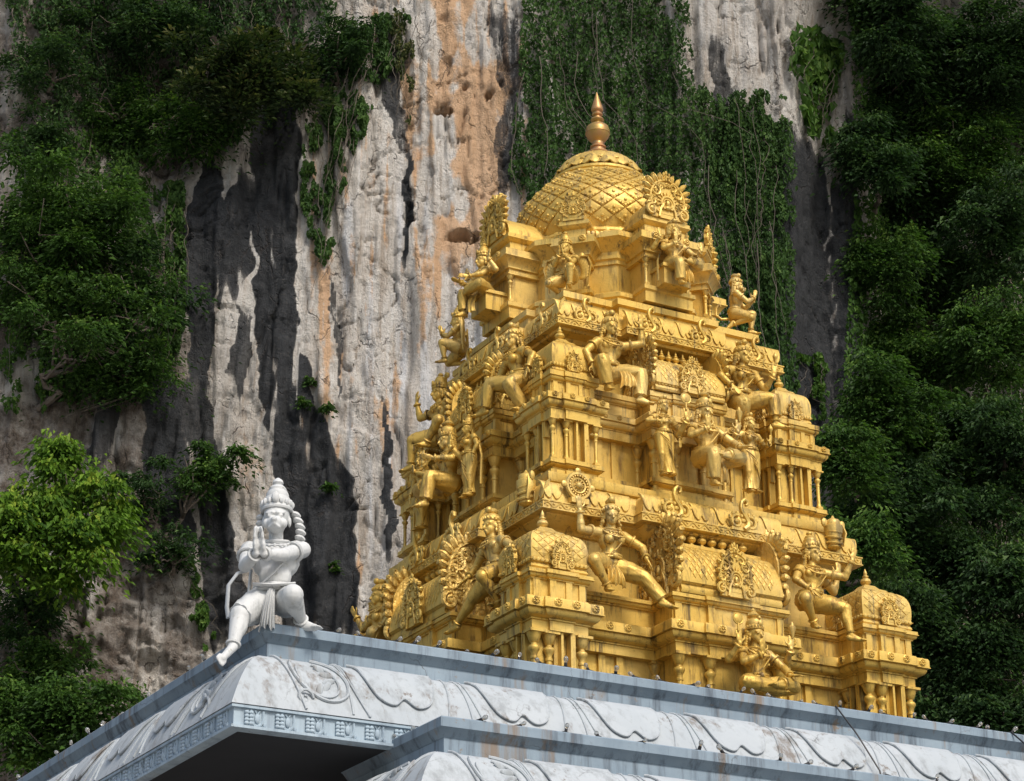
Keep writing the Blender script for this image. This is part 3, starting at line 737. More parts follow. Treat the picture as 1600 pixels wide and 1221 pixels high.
def hand(m, wrist, d, side_n, H, curl=.25, spread=.18, thumb=1):
    """palm, four unequal fingers and a thumb; d along the hand, side_n palm normal"""
    d = Vector(d).normalized(); n = Vector(side_n); n = (n-d*n.dot(d)).normalized(); s = d.cross(n)*thumb
    R3 = Matrix((s, n, d)).transposed(); c = wrist+d*.034*H
    m.ell(c, (.026*H,.012*H,.036*H), R3, 10, 6)
    for k, (off, L) in enumerate(((-.020,.038),(-.007,.046),(.007,.043),(.019,.034))):
        b = wrist+d*.060*H+s*off*H; dd = (d+s*off*spread*40*.18).normalized()
        q = b+dd*L*.5*H; t = q+(dd-n*curl).normalized()*L*.55*H
        m.cap(b, q, .0068*H, .0062*H, 7); m.cap(q, t, .0062*H, .005*H, 7)
    b = wrist+d*.018*H-s*.018*H; q = b+(d*.55-s*.8).normalized()*.030*H; t = q+(d-s*.25-n*curl).normalized()*.026*H
    m.cap(b, q, .009*H, .0075*H, 7); m.cap(q, t, .0075*H, .0058*H, 7)
def ridged(m, path, rad, n=22, amp=.08, waves=7, twist=1.0, sub=5):
    """draped cloth round a limb: tube with folds running along it"""
    P = [Vector(p) for p in path]; pts = []; rs = []
    for i in range(len(P)-1):
        for k in range(sub): t = k/sub; pts.append(P[i].lerp(P[i+1], t)); rs.append(rad[i]*(1-t)+rad[i+1]*t)
    pts.append(P[-1]); rs.append(rad[-1]); vs_ = []; prev = None; M_ = len(pts)
    for i in range(M_):
        t = (pts[min(i+1,M_-1)]-pts[max(0,i-1)]).normalized()
        u = prev if prev is not None else (Vector((0,0,1)) if abs(t.z) < .9 else Vector((0,-1,0)))
        u = (u-t*u.dot(t)).normalized(); prev = u; b = t.cross(u)
        for k in range(n):
            a = 2*PI*k/n; r = rs[i]*(1+amp*math.sin(waves*(a+twist*i/M_))+.4*amp*math.sin(3*a-5*i/M_))
            vs_.append(pts[i]+(u*math.cos(a)+b*math.sin(a))*r)
    fs_ = [(i*n+k, i*n+(k+1)%n, (i+1)*n+(k+1)%n, (i+1)*n+k) for i in range(M_-1) for k in range(n)]
    fs_ += [tuple(range(n-1,-1,-1)), tuple((M_-1)*n+k for k in range(n))]
    m.add(vs_, fs_)
def figure(name, label, H, loc, rz, mat, pose, cat='statue', group=None, vox=.0105):
    p = pose; root = thing(name, label, cat, loc, rz, group); V = Vector; m = MB(); kids = {}
    fem = p.get('fem', 0); tv = V(p.get('torso', (0,-.01,.31))); cy = math.radians(p.get('cyaw', 0))
    X = V((math.cos(cy), math.sin(cy), 0)); nk = tv*H; pel = V((0,0,0)); ch = tv*.66*H
    bw = p.get('bulk', 1)
    Rc = Matrix.Rotation(cy, 3, 'Z')
    m.ell(pel+V((0,.0,.02))*H, V((.108,.085,.078))*H*bw, None, 14, 9)
    m.cap(pel+V((0,0,.04))*H, tv*.4*H, .076*H*bw, .070*H*bw*(.92 if fem else 1.03))
    m.cap(tv*.4*H, ch, .068*H*bw*(.92 if fem else 1.05), .078*H*bw)
    m.ell(ch, V((.118 if not fem else .105,.078,.10))*H*bw, Rc, 14, 9)
    m.cap(ch+V((0,.01,.04))*H, nk+V((0,.0,-.02))*H, .075*H*bw, .045*H)
    sh = [nk+(X*s*.128*bw+V((0,.005,-.048)))*H for s in (-1,1)]
    m.cap(sh[0], sh[1], .045*H, .045*H)
    F = Rc @ V((0,-1,0))
    for s in (-1,1):
        if fem: m.ell(ch+X*s*.048*H+F*.066*H+V((0,0,-.005))*H, .043*H, None, 12, 8)
        else: m.ell(ch+X*s*.05*H+F*.055*H+V((0,0,.02))*H, V((.052,.03,.042))*H*bw, Rc, 10, 7)
    # head
    hy, hp = math.radians(p.get('hyaw', 0)), math.radians(p.get('hpitch', 6)); hs = p.get('hs', 1.0)*H
    Rh = Matrix.Rotation(hy, 3, 'Z') @ Matrix.Rotation(hp, 3, 'X')
    hc = nk+V(p.get('hoff', (0,-.012,.098)))*H; h = lambda x, y, z: hc+Rh @ V((x,y,z))*hs
    m.cap(nk+V((0,0,-.03))*H, hc+V((0,.01,-.03))*H, .042*H, .038*H)
    m.ell(h(0,.008,.022), V((.060,.070,.066))*hs, Rh, 16, 11)
    m.ell(h(0,-.018,-.024), V((.047,.050,.052))*hs, Rh, 14, 9)
    m.ell(h(0,-.052,-.060), V((.022,.017,.017))*hs, Rh, 9, 6)
    beast = p.get('beast')
    if beast:
        m.ell(h(0,-.062,-.030), V((.036,.036,.030))*hs, Rh, 12, 8); m.ell(h(0,-.070,-.052), V((.030,.026,.016))*hs, Rh, 10, 6)
        m.ell(h(0,-.098,-.020), V((.016,.012,.012))*hs, Rh, 8, 6)
        for s in (-1,1): m.cap(h(0,-.100,-.040), h(s*.028,-.082,-.058), .006*hs, .005*hs, 7)
        for s in (-1,1): m.ell(h(s*.04,-.05,-.03), V((.018,.02,.024))*hs, Rh, 8, 6)
    else:
        m.cap(h(0,-.066,.008), h(0,-.083,-.022), .0075*hs, .0125*hs, 8)
        m.ell(h(0,-.068,-.045), V((.018,.010,.006))*hs, Rh, 8, 5); m.ell(h(0,-.066,-.053), V((.015,.010,.006))*hs, Rh, 8, 5)
    for s in (-1,1):
        m.cap(h(s*.010,-.066,.018), h(s*.043,-.052,.020), .007*hs, .006*hs, 7)
        m.ell(h(s*.025,-.0615,.004), V((.0135,.0085,.0075))*hs, Rh, 9, 6)
        m.ell(h(s*.060,.006,-.012), V((.009,.016,.026))*hs, Rh, 8, 6)
    # arms
    arm_joints = []
    for a in p['arms']:
        s = 0 if a['s'] < 0 else 1; S0 = sh[s]+V(a.get('off', (0,0,0)))*H
        Hn = V(a['h'])*H; E = ik(S0, Hn, .172*H, .155*H, V(a.get('e', (a['s'],.2,-.6))))
        m.cap(S0, E, .043*H*bw, .033*H*bw); m.cap(E, Hn, .034*H*bw, .020*H)
        m.ell(E.lerp(Hn,.3), V((.034,.034,.05))*H*bw, (Hn-E).to_track_quat('Z','Y').to_matrix(), 10, 6)
        hand(m, Hn, a.get('hd', tuple((Hn-E).normalized())), a.get('hn', (0,-1,0)), H*a.get('hs', 1.12), a.get('curl', .25), thumb=a.get('t', a['s']))
        arm_joints.append((S0, E, Hn))
    legs = []
    for g in p.get('legs', []):
        hip = V((g['s']*.062*H, 0, .0)); A = V(g['f'])*H; K = ik(hip, A, .245*H*p.get('ll',1), .235*H*p.get('ll',1), V(g['k']))
        m.cap(hip, K, .078*H*bw, .050*H*bw); m.cap(K, A, .050*H*bw, .027*H); m.ell(K, .053*H*bw, None, 12, 8)
        dn = (A-K).normalized(); bk = V(g.get('t', (0,-1,0))).normalized()
        m.ell(K.lerp(A,.32)-bk*.014*H, V((.044,.044,.085))*H*bw, (A-K).to_track_quat('Z','Y').to_matrix(), 10, 7)
        td = V(g.get('t', (0,-1,-.1))).normalized(); dwn = V(g.get('sole', (0,0,-1)))
        heel = A-td*.018*H+dwn*.022*H; ball = A+td*.085*H+dwn*.030*H
        m.cap(heel, ball, .026*H, .020*H); m.cap(A, ball, .024*H, .018*H)
        sd_ = td.cross(dwn).normalized()
        for q in range(5):
            o_ = (-.024+.012*q)*H; m.cap(ball+sd_*o_, ball+sd_*o_*1.1+td*(.040-.004*abs(q-1))*H*(1 if g['s']>0 else 1), .0085*H, .0075*H, 7)
        legs.append((hip, K, A))
    if p.get('belly'): m.ell(tv*.38*H+V((0,-.03,0))*H, V((.09,.07,.09))*H, None, 12, 8)
    body = obj('body', voxel(m, vox), mat, root)
    # clothing, crown, hair, jewellery
    g = MB()
    for i, spec in enumerate(p.get('wrap', [])):
        hip, K, A = legs[i]
        if spec == 0: continue
        pth = [hip+V((0,0,-.01))*H, hip.lerp(K,.5), K]
        rd = [.088*H*bw, .078*H*bw, .060*H*bw]
        if spec > 1: pth += [K.lerp(A,.5), K.lerp(A,min(.92,.45*spec))]; rd += [.058*H, .056*H]
        ridged(g, pth, rd, 26, .07, 8, 2.0)
    if p.get('skirt'):
        A = V((0,0,p['skirt']*H)); nn = 60; vs_ = []; lev = [(.05,.100),(.0,.112),(-.06,.118),(-.12,.112),(-.19,.100),(-.26,.090),(-.33,.083),(-.40,.084),(-.46,.092),(p['skirt'],.104)]
        for zz, r in lev:
            for k in range(nn):
                a = 2*PI*k/nn; f = 1+.055*math.sin(11*a+zz*22)+.045*math.sin(5*a-zz*26); vs_.append((r*f*math.cos(a)*H+p.get('sway',0)*zz*H, (r*.82*f*math.sin(a))*H, zz*H))
        fs_ = [(i*nn+k, (i*nn+(k+1)%nn), (i+1)*nn+(k+1)%nn, (i+1)*nn+k) for i in range(len(lev)-1) for k in range(nn)]
        fs_.append(tuple((len(lev)-1)*nn+k for k in range(nn))); g.add(vs_, [f[::-1] for f in fs_])
        for q in range(4): g.tube([((-.10+.02*q)*H, -.07*H, (.02-.03*q)*H), ((-.01+.015*q)*H, -.108*H, (-.07-.05*q)*H), ((.075+.004*q)*H, -.07*H, (-.16-.065*q)*H)], [.008*H,.010*H,.007*H], 6)
    for d in p.get('drape', []):                                 # hanging pleated cloth: list of (top, bottom, width)
        a, b, wd = V(d[0])*H, V(d[1])*H, d[2]*H; nu = 42; nv = 8; sv = []
        for side in (0, 1):
            for j in range(nv+1):
                t_ = j/nv; c0 = a.lerp(b, t_)+V((0,-.03*H*math.sin(t_*PI),0))
                for i in range(nu+1):
                    u_ = -.5+i/nu; sw = wd*(.5+.5*t_)
                    sv.append(c0+V((u_*sw, -.013*H*math.sin(u_*2*PI*5.5+.6*t_)*(.4+.6*t_)+side*.008*H+.035*H*u_*u_*4, (.012*H*math.sin(u_*17)-.03*H*abs(u_))*t_)))
        w1 = nu+1; n1 = w1*(nv+1); sf = []
        for j in range(nv):
            for i in range(nu):
                k0 = j*w1+i; sf.append((k0, k0+w1, k0+w1+1, k0+1)); sf.append((n1+k0, n1+k0+1, n1+k0+w1+1, n1+k0+w1))
        for i in range(nu): k0 = nv*w1+i; sf.append((k0, n1+k0, n1+k0+1, k0+1))
        for j in range(nv): k0 = j*w1; sf.append((k0, n1+k0, n1+k0+w1, k0+w1)); k0 += nu; sf.append((k0, k0+w1, n1+k0+w1, n1+k0))
        g.add(sv, sf)
    for d in p.get('sash', []): g.tube([V(q)*H for q in d], [.020*H]*len(d), 8, flat=.45)
    if p.get('belt', 1):
        for zz, r in ((.05,.108),(.075,.100)): g.tube([(r*math.cos(a)*H*bw, r*.83*math.sin(a)*H*bw-.004*H, zz*H) for a in np.linspace(0,2*PI,25)[:-1]], .012*H, 6, closed=True)
        g.ell((0,-.095*H*bw,.06*H), (.03*H,.016*H,.026*H), nu=9, nv=6)
    if g.v: obj('garment', g, mat, root, smooth=60)
    j = MB()
    for k, (r1, dz, th) in enumerate(((.062,-.022,.009),(.080,-.055,.007),(.094,-.10,.008))):
        j.tube([nk+Rc @ V((r1*bw*math.cos(a), r1*.78*bw*math.sin(a)-.012-.012*k, dz*(.35-.65*math.sin(a)) if math.sin(a)<0 else dz*.35))*H for a in np.linspace(0,2*PI,25)[:-1]], th*H, 5, closed=True)
    j.ell(nk+F*.088*H*bw+V((0,0,-.095))*H, V((.022,.012,.024))*H, None, 8, 6)
    for q in range(9): a = PI+PI*(q+1)/10; j.ell(nk+Rc @ V((.086*bw*math.cos(a), .07*bw*math.sin(a)-.016, -.055))*H, .011*H, None, 6, 4)
    if p.get('thread'): j.tube([nk+V((.10,.0,-.03))*H*bw, nk+V((.075,-.085,-.10))*H*bw, nk+V((.0,-.095,-.19))*H*bw, nk+V((-.07,-.07,-.25))*H*bw], .006*H, 5)
    obj('necklace', j, mat, root, kind='stuff')
    for S0, E, Hn in arm_joints:
        for A, B, t, r, nm in ((S0,E,.42,.046,'armlet'),(E,Hn,.88,.028,'bracelet')):
            c = A.lerp(B,t); q = (B-A).to_track_quat('Z','Y').to_matrix(); j = MB()
            j.tube([c+q @ V(((r*bw)*math.cos(a), (r*bw)*math.sin(a), 0))*H for a in np.linspace(0,2*PI,15)[:-1]], .010*H, 6, closed=True); obj(nm, j, mat, root)
    for hip, K, A in legs:
        c = K.lerp(A,.9); q = (A-K).to_track_quat('Z','Y').to_matrix(); j = MB()
        j.tube([c+q @ V((.034*math.cos(a), .034*math.sin(a), 0))*H for a in np.linspace(0,2*PI,15)[:-1]], .009*H, 5, closed=True); obj('anklet', j, mat, root)
    c = MB(); c.M = Matrix.Translation(hc) @ Rh.to_4x4() @ Matrix.Diagonal((hs,hs,hs,1)).to_4x4() @ Matrix.Rotation(math.radians(-8),4,'X')
    ck = p.get('crown', 'tall')
    if ck == 'tall':
        c.lathe([(.066,.040),(.072,.048),(.070,.060),(.064,.064),(.066,.085),(.058,.105),(.052,.108),(.053,.122),(.046,.138),(.040,.140),(.041,.152),(.030,.165),(.018,.170),(.026,.182),(.022,.195),(.006,.208)], 20, (0,.010,0), sy=1.1)
        for q in range(9): a = PI+PI*(q+.0)/8; c.ell((.069*math.cos(a), .010+.075*math.sin(a), .072), (.011,.011,.018), nu=6, nv=5)
        c.ell((0,-.070,.085), (.018,.012,.028), nu=8, nv=5)
        c.tube([(.070*math.cos(a), .012+.076*math.sin(a), .044) for a in np.linspace(0,2*PI,21)[:-1]], .007, 5, closed=True)
    elif ck == 'pot':
        c.lathe([(.066,.040),(.073,.050),(.070,.064),(.062,.070),(.067,.095),(.060,.118),(.040,.132),(.030,.136),(.034,.146),(.046,.152),(.050,.162),(.040,.172),(.026,.190),(.018,.196),(.020,.206),(.008,.224)], 20, (0,.010,0), sy=1.1)
        for q in range(11): a = PI+PI*q/10; c.ell((.071*math.cos(a), .010+.077*math.sin(a), .060), (.010,.010,.014), nu=6, nv=5)
        c.ell((0,-.072,.082), (.022,.012,.026), nu=8, nv=5); c.ell((0,-.060,.128), .014, nu=7, nv=5)
        c.tube([(.071*math.cos(a), .012+.078*math.sin(a), .042) for a in np.linspace(0,2*PI,21)[:-1]], .007, 5, closed=True)
    elif ck == 'bun':
        c.lathe([(.066,.036),(.072,.046),(.068,.062),(.060,.085),(.044,.102),(.030,.108),(.040,.118),(.042,.134),(.030,.150),(.008,.160)], 18, (0,.012,0), sy=1.1)
        for q in range(9): a = PI+PI*q/8; c.ell((.069*math.cos(a), .010+.075*math.sin(a), .058), (.010,.010,.013), nu=6, nv=5)
        c.ell((.0,-.03,.135), (.03,.03,.03), nu=8, nv=5)
    obj('crown', c, mat, root)
    r_ = random.Random(len(label)); L = p.get('hair', 1.0); HM = Matrix.Translation(hc) @ Rh.to_4x4() @ Matrix.Diagonal((hs,hs,hs,1)).to_4x4()
    for s in (-1,1):
        if not L: continue
        hr = MB(); hr.M = HM
        for q in range(int(9*L)):
            t = q/max(1,int(9*L)-1); hr.ell((s*(.058+.028*t+r_.uniform(-.006,.006)), .022+.01*r_.random(), .02-.15*t*L), (.021,.022,.017), nu=8, nv=5)
            hr.ell((s*(.048+.020*t), .045, .015-.15*t*L), (.022,.022,.018), nu=7, nv=5)
        hr.ell((s*.064,-.004,-.045), (.012,.012,.020), nu=7, nv=5); obj('hair_lock', hr, mat, root)
    if beast == 'lion':
        hr = MB(); hr.M = HM
        for q in range(26): a = q/25*PI*1.3-.15*PI; hr.ell((.075*math.cos(a), -.005+.02*r_.random(), .005+.075*math.sin(a)-.02), (.02,.035,.026), nu=7, nv=5)
        obj('mane', hr, mat, root)
    return root

def props(root, mat, H, items):
    """held emblems as parts"""
    for nm, pos, s in items:
        m = MB(); 
        if nm == 'disc': m.ell((0,0,.05), (.045,.014,.045), nu=14, nv=6); m.tube([(.045*math.cos(a),0,.05+.045*math.sin(a)) for a in np.linspace(0,2*PI,17)[:-1]], .008, 5, closed=True); m.cap((0,0,-.05), (0,0,.01), .010, .008)
        elif nm == 'conch': m.lathe([(.008,-.05),(.016,-.02),(.028,.02),(.030,.04),(.016,.055),(.014,.065),(.005,.085)], 10)
        else: m.lathe([(.006,-.05),(.008,.0),(.022,.02),(.024,.04),(.012,.06),(.004,.08)], 10)
        obj(nm, m, mat, root, M=T(*(Vector(pos)*H)) @ Matrix.Scale(H*s, 4))
GR = 'golden figures seated on the ledges of the tower'
A_ = lambda s, h, e=None, **k: dict(s=s, h=h, **({'e': e} if e else {}), **k)
L_ = lambda s, f, k, **q: dict(s=s, f=f, k=k, **q)
# ---- lower storey, wide face
figure('guardian_statue', 'golden woman seated on lower ledge, raised arm beside small domed shrine, pleated short skirt', 1.62, (-1.70,-2.76,.86), 0, GOLDS, dict(
    fem=1, hyaw=-18, torso=(.015,-.01,.31), crown='bun', hair=1.1,
    arms=[A_(-1,(-.30,-.06,.40),(-.7,-.1,-.9),hd=(-.2,-.2,1),hn=(0,-1,.2)), A_(1,(.255,-.15,.055),(1,.25,.2),hd=(.2,-.4,-.8),hn=(0,.3,1))],
    legs=[L_(-1,(-.10,-.13,-.22),(-.8,-.5,.4),t=(-.3,-1,-.3)), L_(1,(.37,-.19,-.29),(.5,-.7,1.0),t=(.75,-.5,-.25))],
    wrap=[1,2.0], drape=[((-.02,-.10,-.02),(-.02,-.16,-.20),.20)], thread=1), group=GR)
figure('guardian_statue', 'golden bare-chested man on lower ledge, knee raised, hand lifted under the carved slab', 1.62, (1.45,-2.80,.84), 0, GOLDS, dict(
    hyaw=28, torso=(.03,-.0,.31), crown='tall', hair=1.0,
    arms=[A_(-1,(-.12,-.16,.04),(-1,.3,.1),hd=(.6,-.4,-.6),hn=(0,-.6,.8)), A_(1,(.33,-.16,.36),(.6,-.2,-1),hd=(.3,-.1,1),hn=(0,-1,0)), A_(1,(.36,.08,.30),(.8,.3,-1),hd=(.1,0,1),off=(.02,.06,-.02))],
    legs=[L_(-1,(-.06,-.10,-.22),(-.6,-.6,.3),t=(-.3,-1,-.4)), L_(1,(.235,-.20,-.315),(.9,-.8,.9),t=(.85,-.4,-.1))],
    wrap=[1,1], thread=1), group=GR)
d3 = figure('deity_statue', 'golden four-armed deity with tall crown seated low behind the grey parapet', 1.62, (.13,-3.30,-.62), 0, GOLDS, dict(
    hyaw=6, crown='pot', hair=1.1,
    arms=[A_(-1,(-.23,-.13,.28),(-1,.2,-1),hd=(-.1,0,1),off=(0,.03,0)), A_(1,(.26,-.13,.30),(1,.2,-1),hd=(.1,0,1),off=(0,.03,0)),
          A_(-1,(-.07,-.20,.20),(-1,0,-.9),hd=(-.1,-.2,1),hn=(0,-1,-.2)), A_(1,(.17,-.22,.05),(1,.1,-.4),hd=(.6,-.7,-.1),hn=(0,-.3,1))],
    legs=[L_(-1,(.02,-.20,-.06),(-1,-.3,.0),t=(1,-.2,0)), L_(1,(.06,-.25,-.03),(1,-.3,.0),t=(-1,-.2,0))], wrap=[2,2], thread=1), group='golden seated deities on the tower')
props(d3, GOLDS, 1.62, [('disc',(-.245,-.14,.43),1.0), ('conch',(.275,-.14,.44),1.0)])
# ---- lower storey, narrow face
figure('guardian_statue', 'golden man on the shaded face, straight arm resting on knee, bare foot on ledge', 1.62, (-2.78,-1.78,.88), -PI/2, GOLDS, dict(
    hyaw=10, torso=(-.06,-.02,.31), crown='bun', hair=.8, ll=1.12,
    arms=[A_(-1,(-.25,-.14,.02),(-.8,.5,.1),hd=(-.5,-.5,-.6),hn=(0,-.2,1)), A_(1,(.22,-.06,.03),(1,.4,0),hn=(0,-1,0))],
    legs=[L_(-1,(-.46,-.14,-.335),(-.6,-.6,1.0),t=(-.9,-.3,-.1)), L_(1,(.14,-.06,-.30),(.3,-1,0),t=(.2,-1,0))], wrap=[1,1]), group=GR)
figure('guardian_statue', 'golden figure at the far left end of the lower storey, arm along the slab', 1.62, (-2.78,1.66,.86), -PI/2, GOLDS, dict(
    fem=1, hyaw=-14, crown='bun', hair=.8, arms=[A_(-1,(-.34,-.08,.30),(-.6,-.1,-1)), A_(1,(.24,-.12,.05),(1,.2,.2),hn=(0,.2,1))],
    legs=[L_(-1,(-.30,-.16,-.25),(-.4,-.8,.6),t=(-.7,-.6,-.2)), L_(1,(.10,-.14,-.2),(.6,-.6,.3))], wrap=[2,1]), group=GR)
# ---- upper storey, wide face
figure('guardian_statue', 'golden man seated on upper ledge, arm raised to the upper slab, cloth over knee', 1.58, (-1.24,-2.10,3.90), 0, GOLDS, dict(
    hyaw=6, torso=(.02,-.02,.31), crown='bun', hair=1.2,
    arms=[A_(-1,(-.20,-.08,.0),(-1,.3,.1),hn=(0,-1,0)), A_(1,(.275,-.12,.44),(.9,-.3,-.7),hd=(.0,-.1,1),hn=(0,-1,0))],
    legs=[L_(-1,(-.12,-.18,-.22),(-.5,-.8,.3),t=(-.2,-1,-.3)), L_(1,(.21,-.18,-.27),(.7,-.6,1),t=(.8,-.5,-.2))],
    wrap=[2,2], drape=[((.12,-.12,.0),(.12,-.20,-.18),.22)]), group=GR)
g5 = figure('guardian_statue', 'golden woman seated on upper ledge holding up a bud, foot hanging towards corner shrine', 1.58, (.92,-2.14,3.90), 0, GOLDS, dict(
    fem=1, hyaw=18, torso=(.025,-.02,.31), crown='bun', hair=1.0,
    arms=[A_(-1,(-.18,-.14,.05),(-1,.2,.1),hn=(0,-1,0)), A_(1,(.26,-.16,.22),(.5,-.1,-1),hd=(.1,-.1,1),hn=(-.5,-1,0),curl=.6)],
    legs=[L_(-1,(-.05,-.06,-.30),(-.3,-1,.0),t=(.2,-1,0)), L_(1,(.25,-.17,-.24),(.7,-.6,1),t=(.85,-.4,-.1))], wrap=[2,1.6], thread=1), group=GR)
props(g5, GOLDS, 1.58, [('bud',(.275,-.18,.37),1.0)])
figure('consort_statue', 'golden standing woman to the left of the seated deity, arm hanging, long draped skirt', 1.06, (-.62,-2.50,2.93), 0, GOLDS, dict(
    fem=1, hyaw=12, torso=(.0,0,.30), crown='bun', hair=1.0, skirt=-.50, sway=-.12,
    arms=[A_(-1,(-.16,-.15,.14),(-1,.4,-.2)), A_(1,(.20,-.05,-.02),(1,.4,0),hd=(.1,0,-1))],
    legs=[L_(-1,(-.05,0,-.50),(-.1,-1,0)), L_(1,(.06,-.02,-.50),(.1,-1,0))]), group='golden standing women beside the seated deities')
d7 = figure('deity_statue', 'golden four-armed deity seated in front of upper shrine, one foot hanging, one leg folded', 1.62, (.03,-2.52,2.72), 0, GOLDS, dict(
    hyaw=8, crown='pot', hair=1.0,
    arms=[A_(-1,(-.25,-.12,.26),(-1,.2,-1),hd=(-.1,0,1),off=(0,.03,0)), A_(1,(.27,-.10,.26),(1,.2,-1),hd=(.1,0,1),off=(0,.03,0)),
          A_(-1,(-.10,-.20,.19),(-1,0,-.9),hd=(-.1,-.2,1),hn=(0,-1,-.2)), A_(1,(.20,-.22,.07),(1,.1,-.4),hd=(.5,-.8,-.1),hn=(0,-.3,1))],
    legs=[L_(-1,(-.07,-.20,-.27),(-.1,-1,.5),t=(-.1,-1,-.35)), L_(1,(.05,-.25,-.03),(1,-.3,.05),t=(-1,-.2,0))],
    wrap=[2,2], drape=[((.03,-.14,-.02),(.03,-.20,-.26),.18)], thread=1), group='golden seated deities on the tower')
props(d7, GOLDS, 1.62, [('disc',(-.265,-.13,.40),1.0), ('conch',(.285,-.11,.40),1.0)])
g8 = figure('consort_statue', 'golden standing woman to the right of the seated deity, both hands raised with buds', 1.06, (.80,-2.48,2.94), 0, GOLDS, dict(
    fem=1, hyaw=10, crown='bun', hair=1.0, skirt=-.50, sway=.05,
    arms=[A_(-1,(-.24,-.10,.28),(-1,.2,-1),hd=(0,0,1)), A_(1,(.22,-.14,.14),(1,.1,-1),hd=(.1,-.2,1))],
    legs=[L_(-1,(-.05,0,-.50),(-.1,-1,0)), L_(1,(.06,-.02,-.50),(.1,-1,0))]), group='golden standing women beside the seated deities')
props(g8, GOLDS, 1.06, [('bud',(-.245,-.11,.44),1.3), ('bud',(.23,-.16,.30),1.3)])
# ---- upper storey, narrow face
figure('guardian_statue', 'golden woman on shaded upper ledge leaning over the near end, arm held down', 1.58, (-2.12,-1.26,3.90), -PI/2, GOLDS, dict(
    fem=1, hyaw=10, torso=(-.06,-.03,.31), crown='bun', hair=1.0,
    arms=[A_(-1,(-.22,-.14,.0),(-.8,.4,.2),hd=(-.3,-.3,-.9)), A_(1,(.22,-.06,.03),(1,.4,0))],
    legs=[L_(-1,(-.30,-.20,-.20),(-.5,-.7,.8),t=(-.8,-.5,-.1)), L_(1,(.14,-.06,-.30),(.3,-1,0))], wrap=[2,2]), group=GR)
figure('guardian_statue', 'golden moustached man whose crowned head peers past the far end of the upper slab', 1.58, (-2.16,1.04,3.90), -PI/2, GOLDS, dict(
    hyaw=0, crown='tall', hair=.8, arms=[A_(-1,(-.30,-.10,.40),(-.8,-.2,-.8),hd=(0,0,1)), A_(1,(.22,-.10,.03),(1,.3,0))],
    legs=[L_(-1,(-.25,-.18,-.25),(-.5,-.7,.7),t=(-.7,-.5,-.1)), L_(1,(.10,-.2,-.15),(.8,-.5,.3))], wrap=[1,1]), group=GR)
figure('consort_statue', 'golden standing woman nearest the corner on the shaded face, cloak down her back', 1.06, (-2.50,-.46,2.97), -PI/2, GOLDS, dict(
    fem=1, hyaw=0, crown='tall', hair=1.3, skirt=-.50, arms=[A_(-1,(-.14,-.16,.16),(-1,.4,-.3)), A_(1,(.19,-.06,-.02),(1,.4,0),hd=(.1,0,-1))],
    legs=[L_(-1,(-.05,0,-.50),(-.1,-1,0)), L_(1,(.06,-.02,-.50),(.1,-1,0))], sash=[[(.10,.08,.26),(.16,.10,.0),(.17,.08,-.40)]]), group='golden standing women beside the seated deities')
figure('deity_statue', 'golden seated deity in the middle of the shaded face, hand raised, knees folded', 1.62, (-2.52,.10,2.74), -PI/2, GOLDS, dict(
    hyaw=-4, crown='pot', hair=1.2, arms=[A_(-1,(-.22,-.14,.26),(-1,.2,-1),hd=(-.1,0,1)), A_(1,(.16,-.24,.16),(1,.1,-.6),hd=(-.2,-.9,.1)), A_(1,(.24,-.12,.26),(1,.2,-1),hd=(0,0,1),off=(0,.03,0))],
    legs=[L_(-1,(.0,-.24,-.03),(-1,-.3,.05),t=(1,-.2,0)), L_(1,(.09,-.28,-.22),(.2,-1,.7),t=(.1,-1,-.3))], wrap=[2,2]), group='golden seated deities on the tower')
figure('consort_statue', 'golden woman at the far side of the shaded group, one hand at her chest', 1.10, (-2.50,.97,2.95), -PI/2, GOLDS, dict(
    fem=1, hyaw=25, crown='tall', hair=1.0, skirt=-.50, arms=[A_(-1,(-.22,-.06,-.02),(-1,.4,0),hd=(-.1,0,-1)), A_(1,(.10,-.17,.20),(1,.1,-.8),hd=(-.2,-.1,1))],
    legs=[L_(-1,(-.05,0,-.50),(-.1,-1,0)), L_(1,(.06,-.02,-.50),(.1,-1,0))]), group='golden standing women beside the seated deities')
# ---- crown level
pd = MB(); pd.box(-.22,.22,-.20,.30,-.30,-.02); pd.box(-.25,.25,-.23,.32,-.05,-.0); pedm = pd.mesh('pedestal')
d9 = figure('deity_statue', 'golden lion-faced deity seated on a block below the large right gable, mane flaring', 1.22, (-.01,-1.98,5.84), 0, GOLDS, dict(
    beast='lion', hyaw=12, crown='bun', hair=1.0, hs=1.15, hpitch=0,
    arms=[A_(-1,(-.24,-.10,.28),(-1,.2,-1),hd=(-.1,0,1),off=(0,.03,0)), A_(1,(.33,-.10,.22),(1,.2,-1),hd=(.1,0,1),off=(0,.03,0)),
          A_(-1,(-.09,-.20,.19),(-1,0,-.9),hd=(-.1,-.2,1),hn=(0,-1,-.2)), A_(1,(.16,-.22,.05),(1,.1,-.4),hd=(-.5,-.7,-.1),hn=(0,-.3,1))],
    legs=[L_(-1,(-.06,-.22,-.30),(-.1,-1,.7),t=(-.1,-1,-.35)), L_(1,(.07,-.25,-.02),(1,-.3,.05),t=(-1,-.2,0))],
    wrap=[2,2], drape=[((.06,-.15,-.02),(.08,-.22,-.28),.18)], thread=1, bulk=1.05, sash=[[(-.15,0,.22),(-.24,-.02,.0),(-.26,-.05,-.28)]]), group='golden seated deities on the tower', vox=.0095)
obj('pedestal', pedm, GOLD, d9, loc=(0,.12,-.04))
